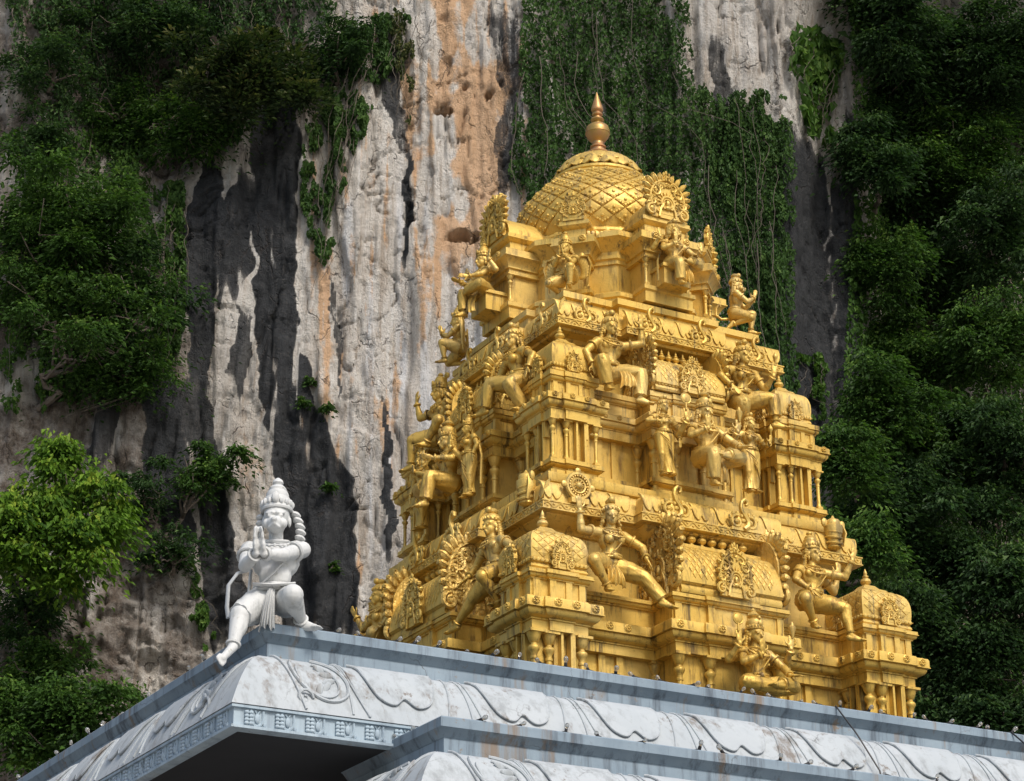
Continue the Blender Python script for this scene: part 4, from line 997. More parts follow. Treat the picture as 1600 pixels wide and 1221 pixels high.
d12 = figure('deity_statue', 'golden four-armed deity seen in profile, seated on a block under left gable', 1.28, (-1.99,.02,5.78), -PI/2, GOLDS, dict(
    hyaw=0, crown='tall', hair=1.3, hs=1.1,
    arms=[A_(-1,(-.24,-.10,.28),(-1,.2,-1),hd=(-.1,0,1),off=(0,.03,0)), A_(1,(.25,-.08,.32),(1,.2,-1),hd=(.1,0,1),off=(0,.03,0)),
          A_(-1,(-.12,-.24,.14),(-1,0,-.6),hd=(-.1,-1,.2)), A_(1,(.10,-.26,.12),(1,.1,-.6),hd=(-.2,-1,0))],
    legs=[L_(-1,(-.06,-.24,-.26),(-.1,-1,.7),t=(-.1,-1,-.35)), L_(1,(.0,-.24,-.02),(1,-.3,.05),t=(-1,-.2,0))],
    wrap=[2,2], drape=[((.0,-.14,-.02),(.0,-.22,-.28),.18)]), group='golden seated deities on the tower', vox=.0095)
obj('pedestal', pedm, GOLD, d12, loc=(0,.10,-.04))
def kneeler(label, loc, rz, beast, wings, face):
    r = figure('kneeling_statue', label, 1.16, loc, rz, GOLDS, dict(
        beast='monkey' if beast else None, hyaw=face, crown='bun' if beast else 'tall', hair=1.0, hs=1.12, torso=(0,-.03,.31),
        arms=[A_(-1,(-.022,-.25,.23),(-.5,.1,-1),hd=(.05,-.25,1),hn=(1,0,0),curl=.02), A_(1,(.022,-.25,.23),(.5,.1,-1),hd=(-.05,-.25,1),hn=(-1,0,0),curl=.02)],
        legs=[L_(-1,(-.10,.03,-.16),(-.5,-1,-.15),t=(0,.6,-.8),sole=(0,.8,.6)), L_(1,(.09,-.20,-.17),(.15,-.7,1),t=(.1,-1,-.05))], wrap=[1,1]), group='golden kneeling worshippers at the corners of the crown', vox=.0095)
    if wings:
        for s in (-1, 1):
            wg = MB()
            for q in range(8):
                a = math.radians(70-q*16); L = .30-.012*q
                wg.ell((s*(.16+.10*math.cos(a)), .07, .20+L*.45*math.sin(a)-.10*(q/8)), (.045,.018,L*.36), Matrix.Rotation(s*(PI/2-a)*.55, 3, 'Y'), 8, 6)
            wg.tube([(s*.10,.06,.26),(s*.20,.05,.36),(s*.30,.05,.34),(s*.34,.06,.22),(s*.30,.07,.0),(s*.27,.08,-.14)], [.025,.028,.028,.024,.02,.012], 8, flat=.6)
            obj('wing', wg, GOLDS, r)
    else:
        tl = MB(); tl.tube([(0,.10,-.05),(-.02,.20,-.06),(-.03,.28,.0),(-.03,.27,.12),(-.03,.22,.18),(-.03,.20,.14)], [.022,.02,.02,.018,.016,.01], 7); obj('tail', tl, GOLDS, r)
    return r
kneeler('golden winged worshipper kneeling with joined palms at the near corner of the crown', (-1.42,-1.36,5.56), -PI/4, False, True, 0)
kneeler('golden monkey-faced worshipper kneeling in profile at the right corner, palms joined', (1.38,-1.46,5.56), PI/4+.25, True, False, 0)
kneeler('golden worshipper kneeling at the far left corner of the crown, hands reaching out', (-1.58,1.52,5.56), -PI*.70, False, True, 0)
# ================================================================== the white and blue-grey hall in front
def paint_mat(name, c1, c2, stain, rust, rough=.75, rustk=.5):
    t = NT(name); p = t.pos(); ps = t.pos((1.6,1.6,.14)); n = t.noise(p, 1.1, 6, .65); n2 = t.noise(ps, 3.5, 6, .7); n3 = t.noise(p, 14, 5, .65); nr = t.noise(t.pos((1.3,1.3,.10)), 2.3, 5, .7)
    c = t.mix(t.ramp(n, [(.35,0),(.68,1)]), c1, c2)
    c = t.mix(t.math('MULTIPLY', t.ramp(n2, [(.50,0),(.66,1)]), .85), c, stain)
    c = t.mix(t.math('MULTIPLY', t.ramp(nr, [(.57,0),(.68,1)]), rustk), c, rust)
    sp = t.noise(p, 3.2, 9, .78); c = t.mix(t.ramp(sp, [(.61,0),(.66,.8)]), c, rust)
    vo = t.n('ShaderNodeTexVoronoi', feature='DISTANCE_TO_EDGE'); vo.inputs['Scale'].default_value = 1.3; wn = t.n('ShaderNodeTexNoise'); wn.inputs['Scale'].default_value = 3; wn.inputs['Detail'].default_value = 5; t.l(p, wn.inputs['Vector'])
    vm = t.n('ShaderNodeVectorMath', operation='MULTIPLY_ADD'); t.l(wn.outputs['Color'], vm.inputs[0]); vm.inputs[1].default_value = (.5,.5,.5); t.l(p, vm.inputs[2]); t.l(vm.outputs[0], vo.inputs['Vector'])
    c = t.mix(t.math('MULTIPLY', t.ramp(vo.outputs['Distance'], [(0,1),(.012,0)]), t.ramp(n, [(.5,0),(.62,.8)])), c, (.06,.055,.05,1))
    c = t.mix(t.ramp(n3, [(.62,0),(.8,.35)]), c, stain)
    t.set(Base_Color=c, Roughness=rough); t.bump(t.math('ADD', n3, t.noise(p, 60, 3)), .15, .012); return t.m
BLUE = paint_mat('blue_grey_paint', (.19,.25,.305,1), (.27,.34,.40,1), (.075,.095,.12,1), (.22,.15,.09,1), .7, .8)
WHITE = paint_mat('white_plaster', (.385,.42,.445,1), (.45,.48,.50,1), (.27,.29,.30,1), (.15,.115,.085,1), .8, .8)
FRZ = paint_mat('frieze_paint', (.33,.415,.48,1), (.41,.495,.56,1), (.24,.30,.36,1), (.30,.24,.18,1), .75, .2)
t = NT('soffit_shade_dark'); t.set(Base_Color=t.mix(t.noise(t.pos(),2,5), (.018,.019,.022,1), (.035,.036,.04,1)), Roughness=.9); SHADEDK = t.m  # near-black colour stands in for the deep shade under the eaves
t = NT('black_rubber'); t.set(Base_Color=(.012,.012,.014,1), Roughness=.5); BLACK = t.m
GZ = -10.3
def cove(zo):
    """outward offset / z of the parapet, cove and frieze for a parapet top at zo"""
    c = []
    for a in np.linspace(0, 1, 13):
        c.append((.05+.58*a**.72, zo-.385-.71*(.25*a+.75*a**1.55)))
    return c
def hall_prof(zo, wall):
    return [(-2.4, wall), (-2.4, zo-1.36), (.56, zo-1.34), (.60, zo-1.335), (.615, zo-1.33), (.615, zo-1.10)]+cove(zo)[::-1]+[(-.02, zo-.37), (-.02, zo-.16), (.035, zo-.15), (.035, zo-.015), (.02, zo), (-.22, zo), (-.22, zo-.55), (-1.0, zo-.56)]
def cove_fn(zo):
    c = cove(zo); L = [0]
    for i in range(1, len(c)): L.append(L[-1]+math.hypot(c[i][0]-c[i-1][0], c[i][1]-c[i-1][1]))
    def f(t):
        s = t*L[-1]; o = np.interp(s, L, [q[0] for q in c]); z = np.interp(s, L, [q[1] for q in c])
        a, b = max(0,s-.03), min(L[-1],s+.03)
        do = np.interp(b,L,[q[0] for q in c])-np.interp(a,L,[q[0] for q in c]); dz = np.interp(b,L,[q[1] for q in c])-np.interp(a,L,[q[1] for q in c]); l = math.hypot(do,dz)
        return o, z, -dz/l, do/l
    return f
def strip(zo, prof, pts, mat, name, parent, loc):
    """one painted course of the roof edge as its own closed ring"""
def hall(name, label, x0, x1, y0, y1, zo, base):
    root = thing(name, label, 'building', ((x0+x1)/2, (y0+y1)/2, base)); O = Vector(root.location); I = T(*(-O))
    sq = [(x0,y0),(x1,y0),(x1,y1),(x0,y1)]; cv = cove(zo)
    def ring(nm, prof, mat, cap=False): 
        m = MB(); m.sweep(sq, prof, cap); return obj(nm, m, mat, root, M=I)
    wall = ring('wall', [(-2.4, base), (-2.4, zo-1.42)], SHADEDK, True)
    sof = ring('soffit', [(-2.6, zo-1.42), (-2.41, zo-1.36), (.52, zo-1.352), (.52, zo-1.30)], SHADEDK)
    frz = ring('frieze', [(.50, zo-1.362), (.59, zo-1.36), (.62, zo-1.345), (.62, zo-1.315), (.585, zo-1.31), (.585, zo-1.135), (.62, zo-1.13), (.62, zo-1.103), (.50, zo-1.098)], FRZ)
    cvo = ring('cove', [(.40, zo-1.094)]+cv[::-1]+[(-.05, zo-.40)], WHITE)
    par = ring('parapet', [(-.04, zo-.52), (-.02, zo-.42), (-.02, zo-.21), (.0, zo-.20), (.045, zo-.115), (.055, zo-.11), (.055, zo-.015), (.04, zo), (-.22, zo), (-.22, zo-.52), (-1.2, zo-.53)], BLUE)
    m = MB(); m.box(x0+.3, x1-.3, y0+.3, y1-.3, zo-.60, zo-.535); obj('roof_deck', m, SHADEDK, root, M=I)
    # raised drapery panels and ribs on the cove
    f = cove_fn(zo); pan = drape_panel(1.0, .02, .80, f, .035, 16, 10, cusp=.20, rim=.014).mesh('cove_panel')
    rb = MB(); rb.tube([(.05*math.sin(t*2.2), -(f(t)[0]+.006), f(t)[1]) for t in np.linspace(.02,.96,12)], [.014]*12, 6); rib = rb.mesh('cove_rib')
    rb = MB(); rb.tube([(.16*t*t-.06, -(f(t)[0]+.006), f(t)[1]) for t in np.linspace(.02,.96,12)], [.012]*12, 6); rib2 = rb.mesh('cove_rib')
    fm = MB()
    for zz, r in ((.045,.030),(.010,.030),(-.025,.030),(-.058,.026)):
        for k in (-1,1): fm.ell((k*.022,-.012,zz), (.026,.022,.021), nu=7, nv=5)
    fm.tube([(.085+.06*math.cos(a), -.004, .0+.075*math.sin(a)*(1 if math.sin(a) < 0 else .85)) for a in np.linspace(PI*.98, PI*2.02, 11)]+[(.145,-.004,.075)], .013, 5)
    fm.tube([(.025,-.004,.075),(.025,-.004,.0)], .012, 5); fm.ell((.17/2+.0,-.006,-.005), (.028,.018,.05), nu=7, nv=5); fm.tube([(.06,-.006,.07),(.085,-.008,.03),(.11,-.006,.07)], .010, 5)
    for k in (-1,1): fm.ell((.085+k*.075,-.006,-.06), (.018,.014,.022), nu=6, nv=4)
    motif = fm.mesh('frieze_motif')
    sides = [(T(x0, y0, 0), x1-x0, 0.0), (T(x0, y1, 0) @ RZ(-PI/2), y1-y0, 1)]
    for M, Ln, side in sides:
        n = int((Ln)/1.46)
        for i in range(n):
            c = (1.42+1.46*i) if side == 0 else Ln-(1.55+1.46*i)
            if c < 0: continue
            obj('cove_panel', pan, WHITE, cvo, M=M @ T(c, 0, 0))
            obj('cove_rib', rib, WHITE, cvo, M=M @ T(c-.70, 0, 0)); obj('cove_rib', rib2, WHITE, cvo, M=M @ T(c-.56, 0, 0)); obj('cove_rib', rib2, WHITE, cvo, M=M @ T(c+.56, 0, 0) @ Matrix.Scale(-1, 4, (1,0,0)))
        step = .345
        for i in range(int((Ln+1.0)/step)):
            x = -.52+step*i if side == 0 else Ln+.52-step*(i+1)
            if not (-.55 < x < Ln+.6): continue
            obj('frieze_motif', motif, FRZ, frz, M=M @ T(x+.1, -.588, zo-1.222) @ Matrix.Scale(1.12, 4))
    # curled leaves at the corner of the cove
    lf = MB()
    def on(sx, t, e=.012):
        o, z, no, nz = f(min(max(t,.01),.98)); return (sx, -(o+no*e), z+nz*e)
    for k, (cx, ct, rx_, rt_, r) in enumerate(((.42,.46,.34,.36,.020),(.40,.50,.25,.27,.014))):
        lf.tube([on(cx-.25*(ct-t_)+rx_*math.cos(a)*(1 if math.cos(a) > 0 else .75), t_) for a in np.linspace(-.4*PI, 1.25*PI, 26) for t_ in (ct+rt_*math.sin(a),)], r, 6)
    for q in range(7):                                     # lobes of the curled leaf
        a = math.radians(-50+q*32); t_ = .48+.20*math.sin(a); c_ = Vector(on(.38+.17*math.cos(a), t_, .006)); lf.ell(c_, (.040,.020,.085), Matrix.Rotation(-(a-PI/2)*.9, 3, 'Y'), 8, 5)
    lf.tube([on(.02+.20*t_, t_) for t_ in np.linspace(.02,.97,14)], .016, 6)
    lf.tube([on(.75+.22*t_*t_, t_) for t_ in np.linspace(.02,.97,14)], .013, 6)
    lf.tube([(p[0], -(f(.8)[0]+.012), p[2]) for p in spiral(.22, f(.80)[1], .10, 1.3, 0, 1, 14)], [.018]*9+[.010]*5, 6)
    lme = lf.mesh('corner_leaf'); obj('corner_leaf', lme, WHITE, cvo, M=sides[0][0]); obj('corner_leaf', lme, WHITE, cvo, M=sides[1][0] @ T(sides[1][1],0,0) @ Matrix.Scale(-1, 4, (1,0,0)))
    for ch in (cvo, frz, par, sof, wall):
        for c2 in ch.children: pass
    return root
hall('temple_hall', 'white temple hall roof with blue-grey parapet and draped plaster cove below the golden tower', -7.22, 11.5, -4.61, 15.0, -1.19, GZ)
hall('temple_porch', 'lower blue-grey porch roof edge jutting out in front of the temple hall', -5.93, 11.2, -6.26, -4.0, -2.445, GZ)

# string lights along the parapets
t = NT('bulb_glass'); t.set(Base_Color=(.62,.62,.60,1), Roughness=.12, Transmission_Weight=.8, IOR=1.4); GLASS = t.m
bm_ = MB(); bm_.lathe([(.019,0),(.021,.012),(.021,.055),(.017,.062)], 10); sock = bm_.mesh('socket')
bm_ = MB(); bm_.lathe([(.014,.060),(.022,.075),(.029,.095),(.030,.108),(.024,.126),(.012,.136),(.003,.139)], 12); bulb = bm_.mesh('glass')
rb_ = random.Random(4); cable_pts = []
def bulbs(P0, P1, step, label, grp, jit=.25):
    P0, P1 = Vector(P0), Vector(P1); L = (P1-P0).length; n = int(L/step); pts = []; d = (P1-P0)/L
    for i in range(n):
        p = P0+d*(step*(i+.5+rb_.uniform(-jit,jit)))
        o = thing('light_bulb', label, 'light bulb', p, 0, grp)
        o.rotation_euler = (rb_.uniform(-.8,1.3), rb_.uniform(-1.1,1.1), rb_.uniform(-.5,.5)); o.scale = [rb_.uniform(.72,.98)]*3
        obj('socket', sock, BLACK, o); obj('glass', bulb, GLASS, o)
        pts.append(p)
    return pts
def cable(pts, label, r=.008, sag=.02, name='cable'):
    q = []
    for i in range(len(pts)-1):
        a, b = Vector(pts[i]), Vector(pts[i+1])
        for k in range(4): s = k/4; q.append(a.lerp(b,s)-Vector((0,0,sag*4*s*(1-s))))
    q.append(Vector(pts[-1])); m = MB(); m.tube(q, r, 6); o = obj(name, m, BLACK); tag(o, label, 'cable'); return o
b1 = bulbs((-6.9,-4.60,-1.185), (10.8,-4.60,-1.185), .33, 'small clear bulb in black socket along the long front parapet', 'bulbs along the front parapet')
cable([(-7.2,-4.62,-1.17)]+[p+Vector((0,-.01,.012)) for p in b1], 'thin black cable linking bulbs along the long front parapet', .009)
b2 = bulbs((-7.20,-4.2,-1.185), (-7.20,13.5,-1.185), .55, 'small clear bulb in black socket on the receding left parapet edge', 'bulbs along the left parapet')
cable([p+Vector((-.01,0,.012)) for p in b2], 'thin black cable along the receding left parapet edge', .009)
b3 = bulbs((-5.9,-6.25,-2.44), (3.0,-6.25,-2.44), .55, 'small clear bulb in black socket on the lower porch roof edge', 'bulbs along the porch roof')
b4 = bulbs((-5.92,-4.9,-2.44), (-5.92,-6.2,-2.44), .45, 'small clear bulb on the short side edge of the porch roof', 'bulbs along the porch side')
cable([b4[0]]+[p+Vector((0,0,.012)) for p in b4[1:]+b3], 'thin black cable strung along the lower porch roof edge', .012, .05)
cable([(.33,-4.66,-1.18),(.36,-5.0,-1.6),(.46,-5.27,-2.1),(.52,-5.32,-2.7)], 'black wire hanging straight down the white cove', .011, 0)
cable([(3.1,-4.66,-1.18),(3.3,-5.0,-1.6),(3.75,-5.27,-2.1),(4.0,-5.35,-2.9)], 'black wire slanting down the cove at right', .011, 0)
cable([(3.6,-4.66,-1.15),(5.2,-4.9,-1.55),(7.2,-5.2,-1.95),(8.6,-5.4,-2.4)], 'long black wire crossing the cove at the far right', .011, .03)

# white crouching statue on the corner of the parapet
t = NT('weathered_white_stone'); p = t.pos(); n = t.noise(p, 2.2, 6, .7); n2 = t.noise(t.pos((1.5,1.5,.4)), 5, 6, .75); n3 = t.noise(p, 7, 6, .7)
c = t.mix(t.ramp(n, [(.35,0),(.7,1)]), (.54,.55,.545,1), (.62,.625,.615,1)); c = t.mix(t.math('MULTIPLY', t.ramp(n2, [(.52,0),(.68,1)]), .65), c, (.27,.285,.28,1))
c = t.mix(t.ramp(n3, [(.62,0),(.72,.8)]), c, (.20,.19,.11,1)); t.set(Base_Color=c, Roughness=.6); t.bump(t.noise(p, 40, 4), .15, .01); STONE = t.m
wst = figure('crouching_statue', 'large white stone monkey-faced figure crouching on the roof corner with joined palms', 2.02, (-7.05,-4.42,-.87), math.radians(-27), STONE, dict(
    beast='monkey', hyaw=-3, hpitch=6, hs=1.20, crown='tall', hair=0, torso=(-.005,-.01,.345), hoff=(-.0,-.02,.118), bulk=1.13, belly=1, ll=.93,
    arms=[A_(-1,(-.095,-.255,.19),(-.45,.1,-1),hd=(-.02,-.16,1),hn=(1,-.15,0),curl=.0,hs=1.4), A_(1,(-.052,-.255,.188),(.45,.1,-1),hd=(-.12,-.16,1),hn=(-1,-.15,0),curl=.0,hs=1.4)],
    legs=[L_(-1,(-.20,-.24,-.325),(-.75,-.7,.45),t=(-.45,-.55,-.72),sole=(-.2,-.75,-.6)), L_(1,(.15,-.03,-.125),(.08,-1,.05),t=(.8,-.45,-.10))],
    wrap=[1,0], drape=[((-.015,-.135,.045),(-.03,-.19,-.19),.085)], thread=1,
    sash=[[(-.15,-.06,.16),(-.20,-.10,.13),(-.245,-.11,.06),(-.25,-.10,-.06),(-.24,-.10,-.12)], [(-.14,.06,.2),(-.15,.04,.0),(-.16,.03,-.14)], [(-.11,-.11,.065),(0,-.145,.05),(.11,-.11,.07)]]), vox=.0135)
hH = 2.02; hcx = Vector((-.005,-.03,.463))*hH
hr = MB()
for q in range(7): hr.ell(hcx+Vector((.078+.024*math.sin(q*.5), .03, .03-.026*q))*hH*1.3, Vector((.032,.038,.019))*hH, Matrix.Rotation(.35, 3, 'Y'), 9, 6)
obj('hair_lock', hr, STONE, wst)
hr = MB()
for q in range(5): hr.ell(hcx+Vector((-.070, .035, .02-.026*q))*hH*1.3, Vector((.024,.03,.018))*hH, None, 8, 6)
obj('hair_lock', hr, STONE, wst)
# ground
t = NT('paving'); t.set(Base_Color=t.mix(t.noise(t.pos(),.5,6), (.20,.19,.175,1), (.30,.285,.26,1)), Roughness=.9)
g = MB(); S = 900; g.add([(-S,-S,GZ),(S,-S,GZ),(S,S,GZ),(-S,S,GZ)], [(0,1,2,3)]); obj('ground', g, t.m, kind='structure')
# ================================================================== limestone cliff behind
HF = Vector((math.sin(YAW), math.cos(YAW), 0)); HR = Vector((math.cos(YAW), -math.sin(YAW), 0)); D0 = 64.0
_fw = np.array(fw); _rt = np.array(rt2); _up = np.array(up2); _hf = np.array(HF); _hr = np.array(HR); _cam = np.array(CAM)
def uz_of(px, py, D=D0):
    """place on the cliff sheet (sideways metres, height) seen in that direction"""
    px = np.asarray(px, float); py = np.asarray(py, float)
    d = _fw+_rt*((px-800)/F_PX)[...,None]-_up*((py-610.5)/F_PX)[...,None]; s = D/(d @ _hf)
    return (d @ _hr)*s, CAM.z+d[...,2]*s
def px_of(u, z, D=D0):
    P = _hr*np.asarray(u)[...,None]+_hf*np.asarray(D*np.ones_like(u))[...,None]; P[...,2] += z-CAM.z
    zz = P @ _fw; return 800+F_PX*(P @ _rt)/zz, 610.5-F_PX*(P @ _up)/zz
def sstep(a, b, x): t = np.clip((x-a)/(b-a), 0, 1); return t*t*(3-2*t)
def blob(px, py, cx, cy, rx, ry): return np.exp(-(((px-cx)/rx)**2+((py-cy)/ry)**2))
def relief(u, z):
    """how far the rock stands towards the viewer"""
    px, py = px_of(u, z)
    wu = u+.5*fbm(u/4, z/11, 3)
    W = 1.2*fbm(u/11+3, z/30, 3)+.50*(ridge(wu/3.1, z/30+7, 3)-.6)+.20*fbm(wu/1.1, z/9.5, 4)
    W = W+.17*(ridge(wu/.8+5, z/7.5, 3)-.6)+.055*fbm(u/.30, z/1.1, 4)
    # sharp-edged flutes, a few ledges, cracks
    q1 = fbm(wu/2.2+51, z/22+.06*u, 3); W = W+.34*sstep(-.03,.05,q1)*(.4+.6*sstep(-.3,.3,fbm(u/6+13, z/10, 2)))
    q2 = fbm(wu/.9+80, z/11, 3); W = W+.11*sstep(-.03,.04,q2)
    tz = z/3.1+1.2*fbm(u/2.8+4, z/6, 3); fr = tz-np.floor(tz); W = W+.16*(sstep(.0,.9,fr)-sstep(.93,1.0,fr))*sstep(.05,.35,fbm(u/3.0+71, z/3+15, 3))
    for sx, sz, ph, dp, wd in ((2.2,14,21,.22,.022),(1.1,6.5,35,.14,.026),(3.5,1.9,55,.16,.014)):
        q = fbm(u/sx+ph, z/sz+ph, 3); W = W-dp*np.exp(-(q/wd)**2)*sstep(-.10,.25,fbm(u/2.6+ph, z/2.4, 2))
    rough = sstep(-.15,.3,fbm(u/2.1+23, z/2.6+8, 3))
    W = W+rough*(.075*(ridge(u/.42+.3*z, z/.75, 2)-.6)-.11*np.clip(fbm(u/.24+5, z/.34, 2)-.12, 0, 1))-.10*np.exp(-(fbm(u/.7+.35*z+90, z/1.6, 3)/.03)**2)*sstep(.0,.3,fbm(u/1.9+44, z/1.9, 2))
    crumb = np.clip(blob(px,py,180,1010,230,170)+.7*blob(px,py,90,200,160,220)+.35*blob(px,py,250,820,120,160), 0, 1)
    W = W+crumb*(.75*fbm(u/1.3+9, z/1.1, 4)+.35*(ridge(u/.8, z/.55, 3)-.55))
    pit = sstep(.30, .62, fbm(u/.55+40, z/.7, 3))*blob(px,py,730,190,110,190)
    W = W-.30*pit
    nx = px+14*fbm(px/16, py/16, 3); ny = py+12*fbm(px/18+9, py/14, 3)
    for cx, cy, rx, ry, dp in ((690,180,11,7,.7),(706,184,7,5,.5),(715,380,24,8,.6),(742,384,9,8,.5),(765,160,6,9,.4),(640,340,7,30,.35)):
        W = W-dp*sstep(.35,.8,blob(nx,ny,cx,cy,rx,ry))
    # ledges: rounded drips on the pale wall
    W = W+.22*sstep(.1,.5,fbm(u/1.6+11, z/7+3, 2))*blob(px,py,620,600,170,420)
    # recess of the wooded gully on the right, bulge at far left, unseen overhang added above the picture to block sun and sky
    W = W-2.6*sstep(1225,1300,px)*(1-.35*sstep(300,700,py))-5.0*sstep(1330,1480,px)+1.2*sstep(330,60,px)
    W = W-1.6*blob(px,py,250,170,150,150)+.9*sstep(560,640,px)*sstep(1230,1100,px)*0
    ov = sstep(60,-330,py); W = W+ov*(4.8*sstep(620,330,px)+7.5*sstep(1150,1330,px)+.6)
    W = W+3.0*sstep(-500,-1500,py)
    return W
def rock_point(px, py, off=0.0):
    px = np.atleast_1d(np.asarray(px,float)); py = np.atleast_1d(np.asarray(py,float)); u, z = uz_of(px, py)
    for _ in range(2):                       # settle on the real depth
        W = relief(u, z); u, z = uz_of(px, py, D0-W-off)
    D = D0-relief(u, z)-off
    return _cam*np.array([1,1,0])+_hr*u[:,None]+_hf*D[:,None]+np.array([0,0,1])*z[:,None]
def grid_axis(lo, a, b, hi, fine, coarse):
    A = np.arange(a, b, fine); L = np.arange(lo, a, coarse); Rr = np.arange(b, hi+coarse, coarse); return np.concatenate([L, A, Rr])
U = grid_axis(-60, -17.6, 17.6, 60, .065, .8); Zs = grid_axis(GZ-.5, 4.5, 33.0, 56, .067, .7)
UU, ZZ = np.meshgrid(U, Zs); WW = relief(UU, ZZ); PX, PY = px_of(UU, ZZ)
V3 = _cam*np.array([1,1,0])+_hr*UU[...,None]+_hf*(D0-WW)[...,None]+np.array([0,0,1.])*ZZ[...,None]
nz_, nu_ = UU.shape
idx = np.arange(nz_*nu_).reshape(nz_, nu_)
quads = np.stack([idx[:-1,:-1], idx[:-1,1:], idx[1:,1:], idx[1:,:-1]], -1).reshape(-1,4)
def np_mesh(name, verts, faces, smooth=True):
    me = bpy.data.meshes.new(name); k = faces.shape[1]
    me.vertices.add(len(verts)); me.vertices.foreach_set('co', np.ascontiguousarray(verts, np.float32).ravel())
    me.loops.add(faces.size); me.loops.foreach_set('vertex_index', np.ascontiguousarray(faces, np.int32).ravel())
    me.polygons.add(len(faces)); me.polygons.foreach_set('loop_start', np.arange(0, faces.size, k, dtype=np.int32))
    me.polygons.foreach_set('loop_total', np.full(len(faces), k, np.int32))
    me.polygons.foreach_set('use_smooth', np.full(len(faces), smooth, bool)); me.update(calc_edges=True); return me
cme_ = np_mesh('cliff', V3.reshape(-1,3), quads)
# stains and rock tones: where water runs, where the rock is iron-coloured, where it is earthy
def band(pts, px, py):
    """vertical stain along a line of (y, centre, half width)"""
    ys, cs, ws = zip(*pts); c = np.interp(py, ys, cs); w_ = np.interp(py, ys, ws)
    wob = 16*fbm(px/160+2, py/70, 3)+10*fbm(px/40, py/55+8, 3); e = np.abs(px+wob-c)/np.maximum(w_,1)
    fade = sstep(ys[0]-50, ys[0]+20, py+24*fbm(px/28, py/200, 2))*sstep(ys[-1]+45, ys[-1]-25, py+60*fbm(px/22+5, py/300, 2))
    return sstep(1.06, .90, e)*fade
st = np.zeros_like(PX)
for pts, k in (([(140,432,34),(250,430,44),(380,428,34),(520,432,34),(650,455,40),(760,490,62),(860,500,62),(1000,505,60)], 1.0),
               ([(250,330,10),(330,322,30),(450,312,26),(600,318,16)], .95), ([(290,385,22),(380,362,30),(470,362,22)], .9),
               ([(560,262,12),(640,258,30),(760,266,34),(860,282,26)], .85), ([(500,384,8),(560,378,18),(620,372,8)], .7),
               ([(620,300,26),(760,330,20),(900,350,36),(1000,360,40)], .75),
               ([(200,1262,40),(380,1262,62),(560,1268,70),(700,1275,64)], 1.0), ([(230,1338,26),(400,1342,30),(690,1340,34)], .95), ([(120,1344,10),(400,1340,16),(640,1336,16)], .7),
               ([(80,618,24),(170,612,18),(260,640,8)], .5), ([(40,790,26),(130,798,22),(250,792,14),(330,784,8)], .5),
               ([(250,636,4),(330,640,9),(390,634,5)], .9), ([(240,300,16),(150,160,40),(60,200,60)], .0),
               ([(60,1120,14),(200,1130,16),(260,1125,8)], .55), ([(560,204,8),(640,178,18),(740,168,20)], .6),
               ([(640,600,5),(760,606,8),(880,612,7)], .8), ([(430,520,5),(560,532,5),(640,530,4)], .55), ([(700,690,4),(800,688,9),(830,690,6)], .5)):
    st = np.maximum(st, k*band(pts, PX, PY))
ns = fbm(PX/26, PY/240, 4); st = np.clip(st+.35*sstep(.12,.5,ns)*sstep(.0,.25,1-st)*(1-.6*blob(PX,PY,700,180,110,260)), 0, 1)
st = st*(1-.85*sstep(.18,.42,fbm(PX/20+60, PY/130, 3))*sstep(300,420,PX)*sstep(560,520,PX)*sstep(260,420,PY)*(1-sstep(700,780,PY)))
st = st*(1-.55*band([(260,1312,3),(420,1318,8),(540,1320,7),(640,1316,4)], PX, PY)*sstep(-.2,.2,fbm(PX/9,PY/26,3)))
tan = np.clip(1.9*blob(PX,PY,728,150,68,205)+.5*blob(PX,PY,700,320,40,90)+.45*blob(PX,PY,390,730,36,60)+.35*blob(PX,PY,505,640,60,220), 0, 1)*sstep(-.35,.25,fbm(PX/60+20, PY/120, 4))
tan = np.clip(tan+.6*sstep(.0,.40,fbm(PX/18+70, PY/190, 4))*sstep(440,500,PX)*sstep(850,800,PX), 0, 1)
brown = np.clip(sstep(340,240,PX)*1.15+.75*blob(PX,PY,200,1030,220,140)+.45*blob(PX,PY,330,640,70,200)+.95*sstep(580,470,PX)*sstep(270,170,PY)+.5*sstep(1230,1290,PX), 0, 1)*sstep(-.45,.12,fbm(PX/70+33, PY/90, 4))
brown = np.clip(np.maximum(brown, .45*blob(PX,PY,640,880,160,130)*sstep(-.2,.3,fbm(PX/50,PY/60,3))), 0, 1)
white = sstep(.05,.42,fbm(PX/22+90, PY/260+4, 3))*sstep(430,520,PX)*sstep(840,760,PX)*sstep(200,380,PY)
white = np.clip(white+.9*band([(560,172,8),(640,160,15),(720,158,9)], PX, PY)+.6*band([(230,205,8),(290,196,12),(350,204,8)], PX, PY)+.35*band([(430,1312,4),(560,1322,6)],PX,PY), 0, 1)
at_ = cme_.color_attributes.new('rock', 'FLOAT_COLOR', 'POINT'); colr = np.stack([st, tan, brown, white], -1).astype(np.float32)
at_.data.foreach_set('color', colr.reshape(-1))
t = NT('limestone'); a = t.n('ShaderNodeVertexColor', layer_name='rock'); sp = t.n('ShaderNodeSeparateColor'); t.l(a.outputs[0], sp.inputs[0])
p = t.pos(); pv = t.pos((1,1,.18)); n1 = t.noise(pv, .9, 7, .65); n2 = t.noise(p, 2.4, 8, .72); n3 = t.noise(pv, 4.5, 8, .74); n4 = t.noise(p, 11, 7, .75); n5 = t.noise(t.pos((1,1,.06)), 3.2, 8, .72)
c = t.mix(t.ramp(n1, [(.34,0),(.66,1)]), (.60,.55,.49,1), (.80,.765,.71,1))
c = t.mix(t.ramp(n3, [(.50,0),(.72,.75)]), c, (.46,.365,.275,1))
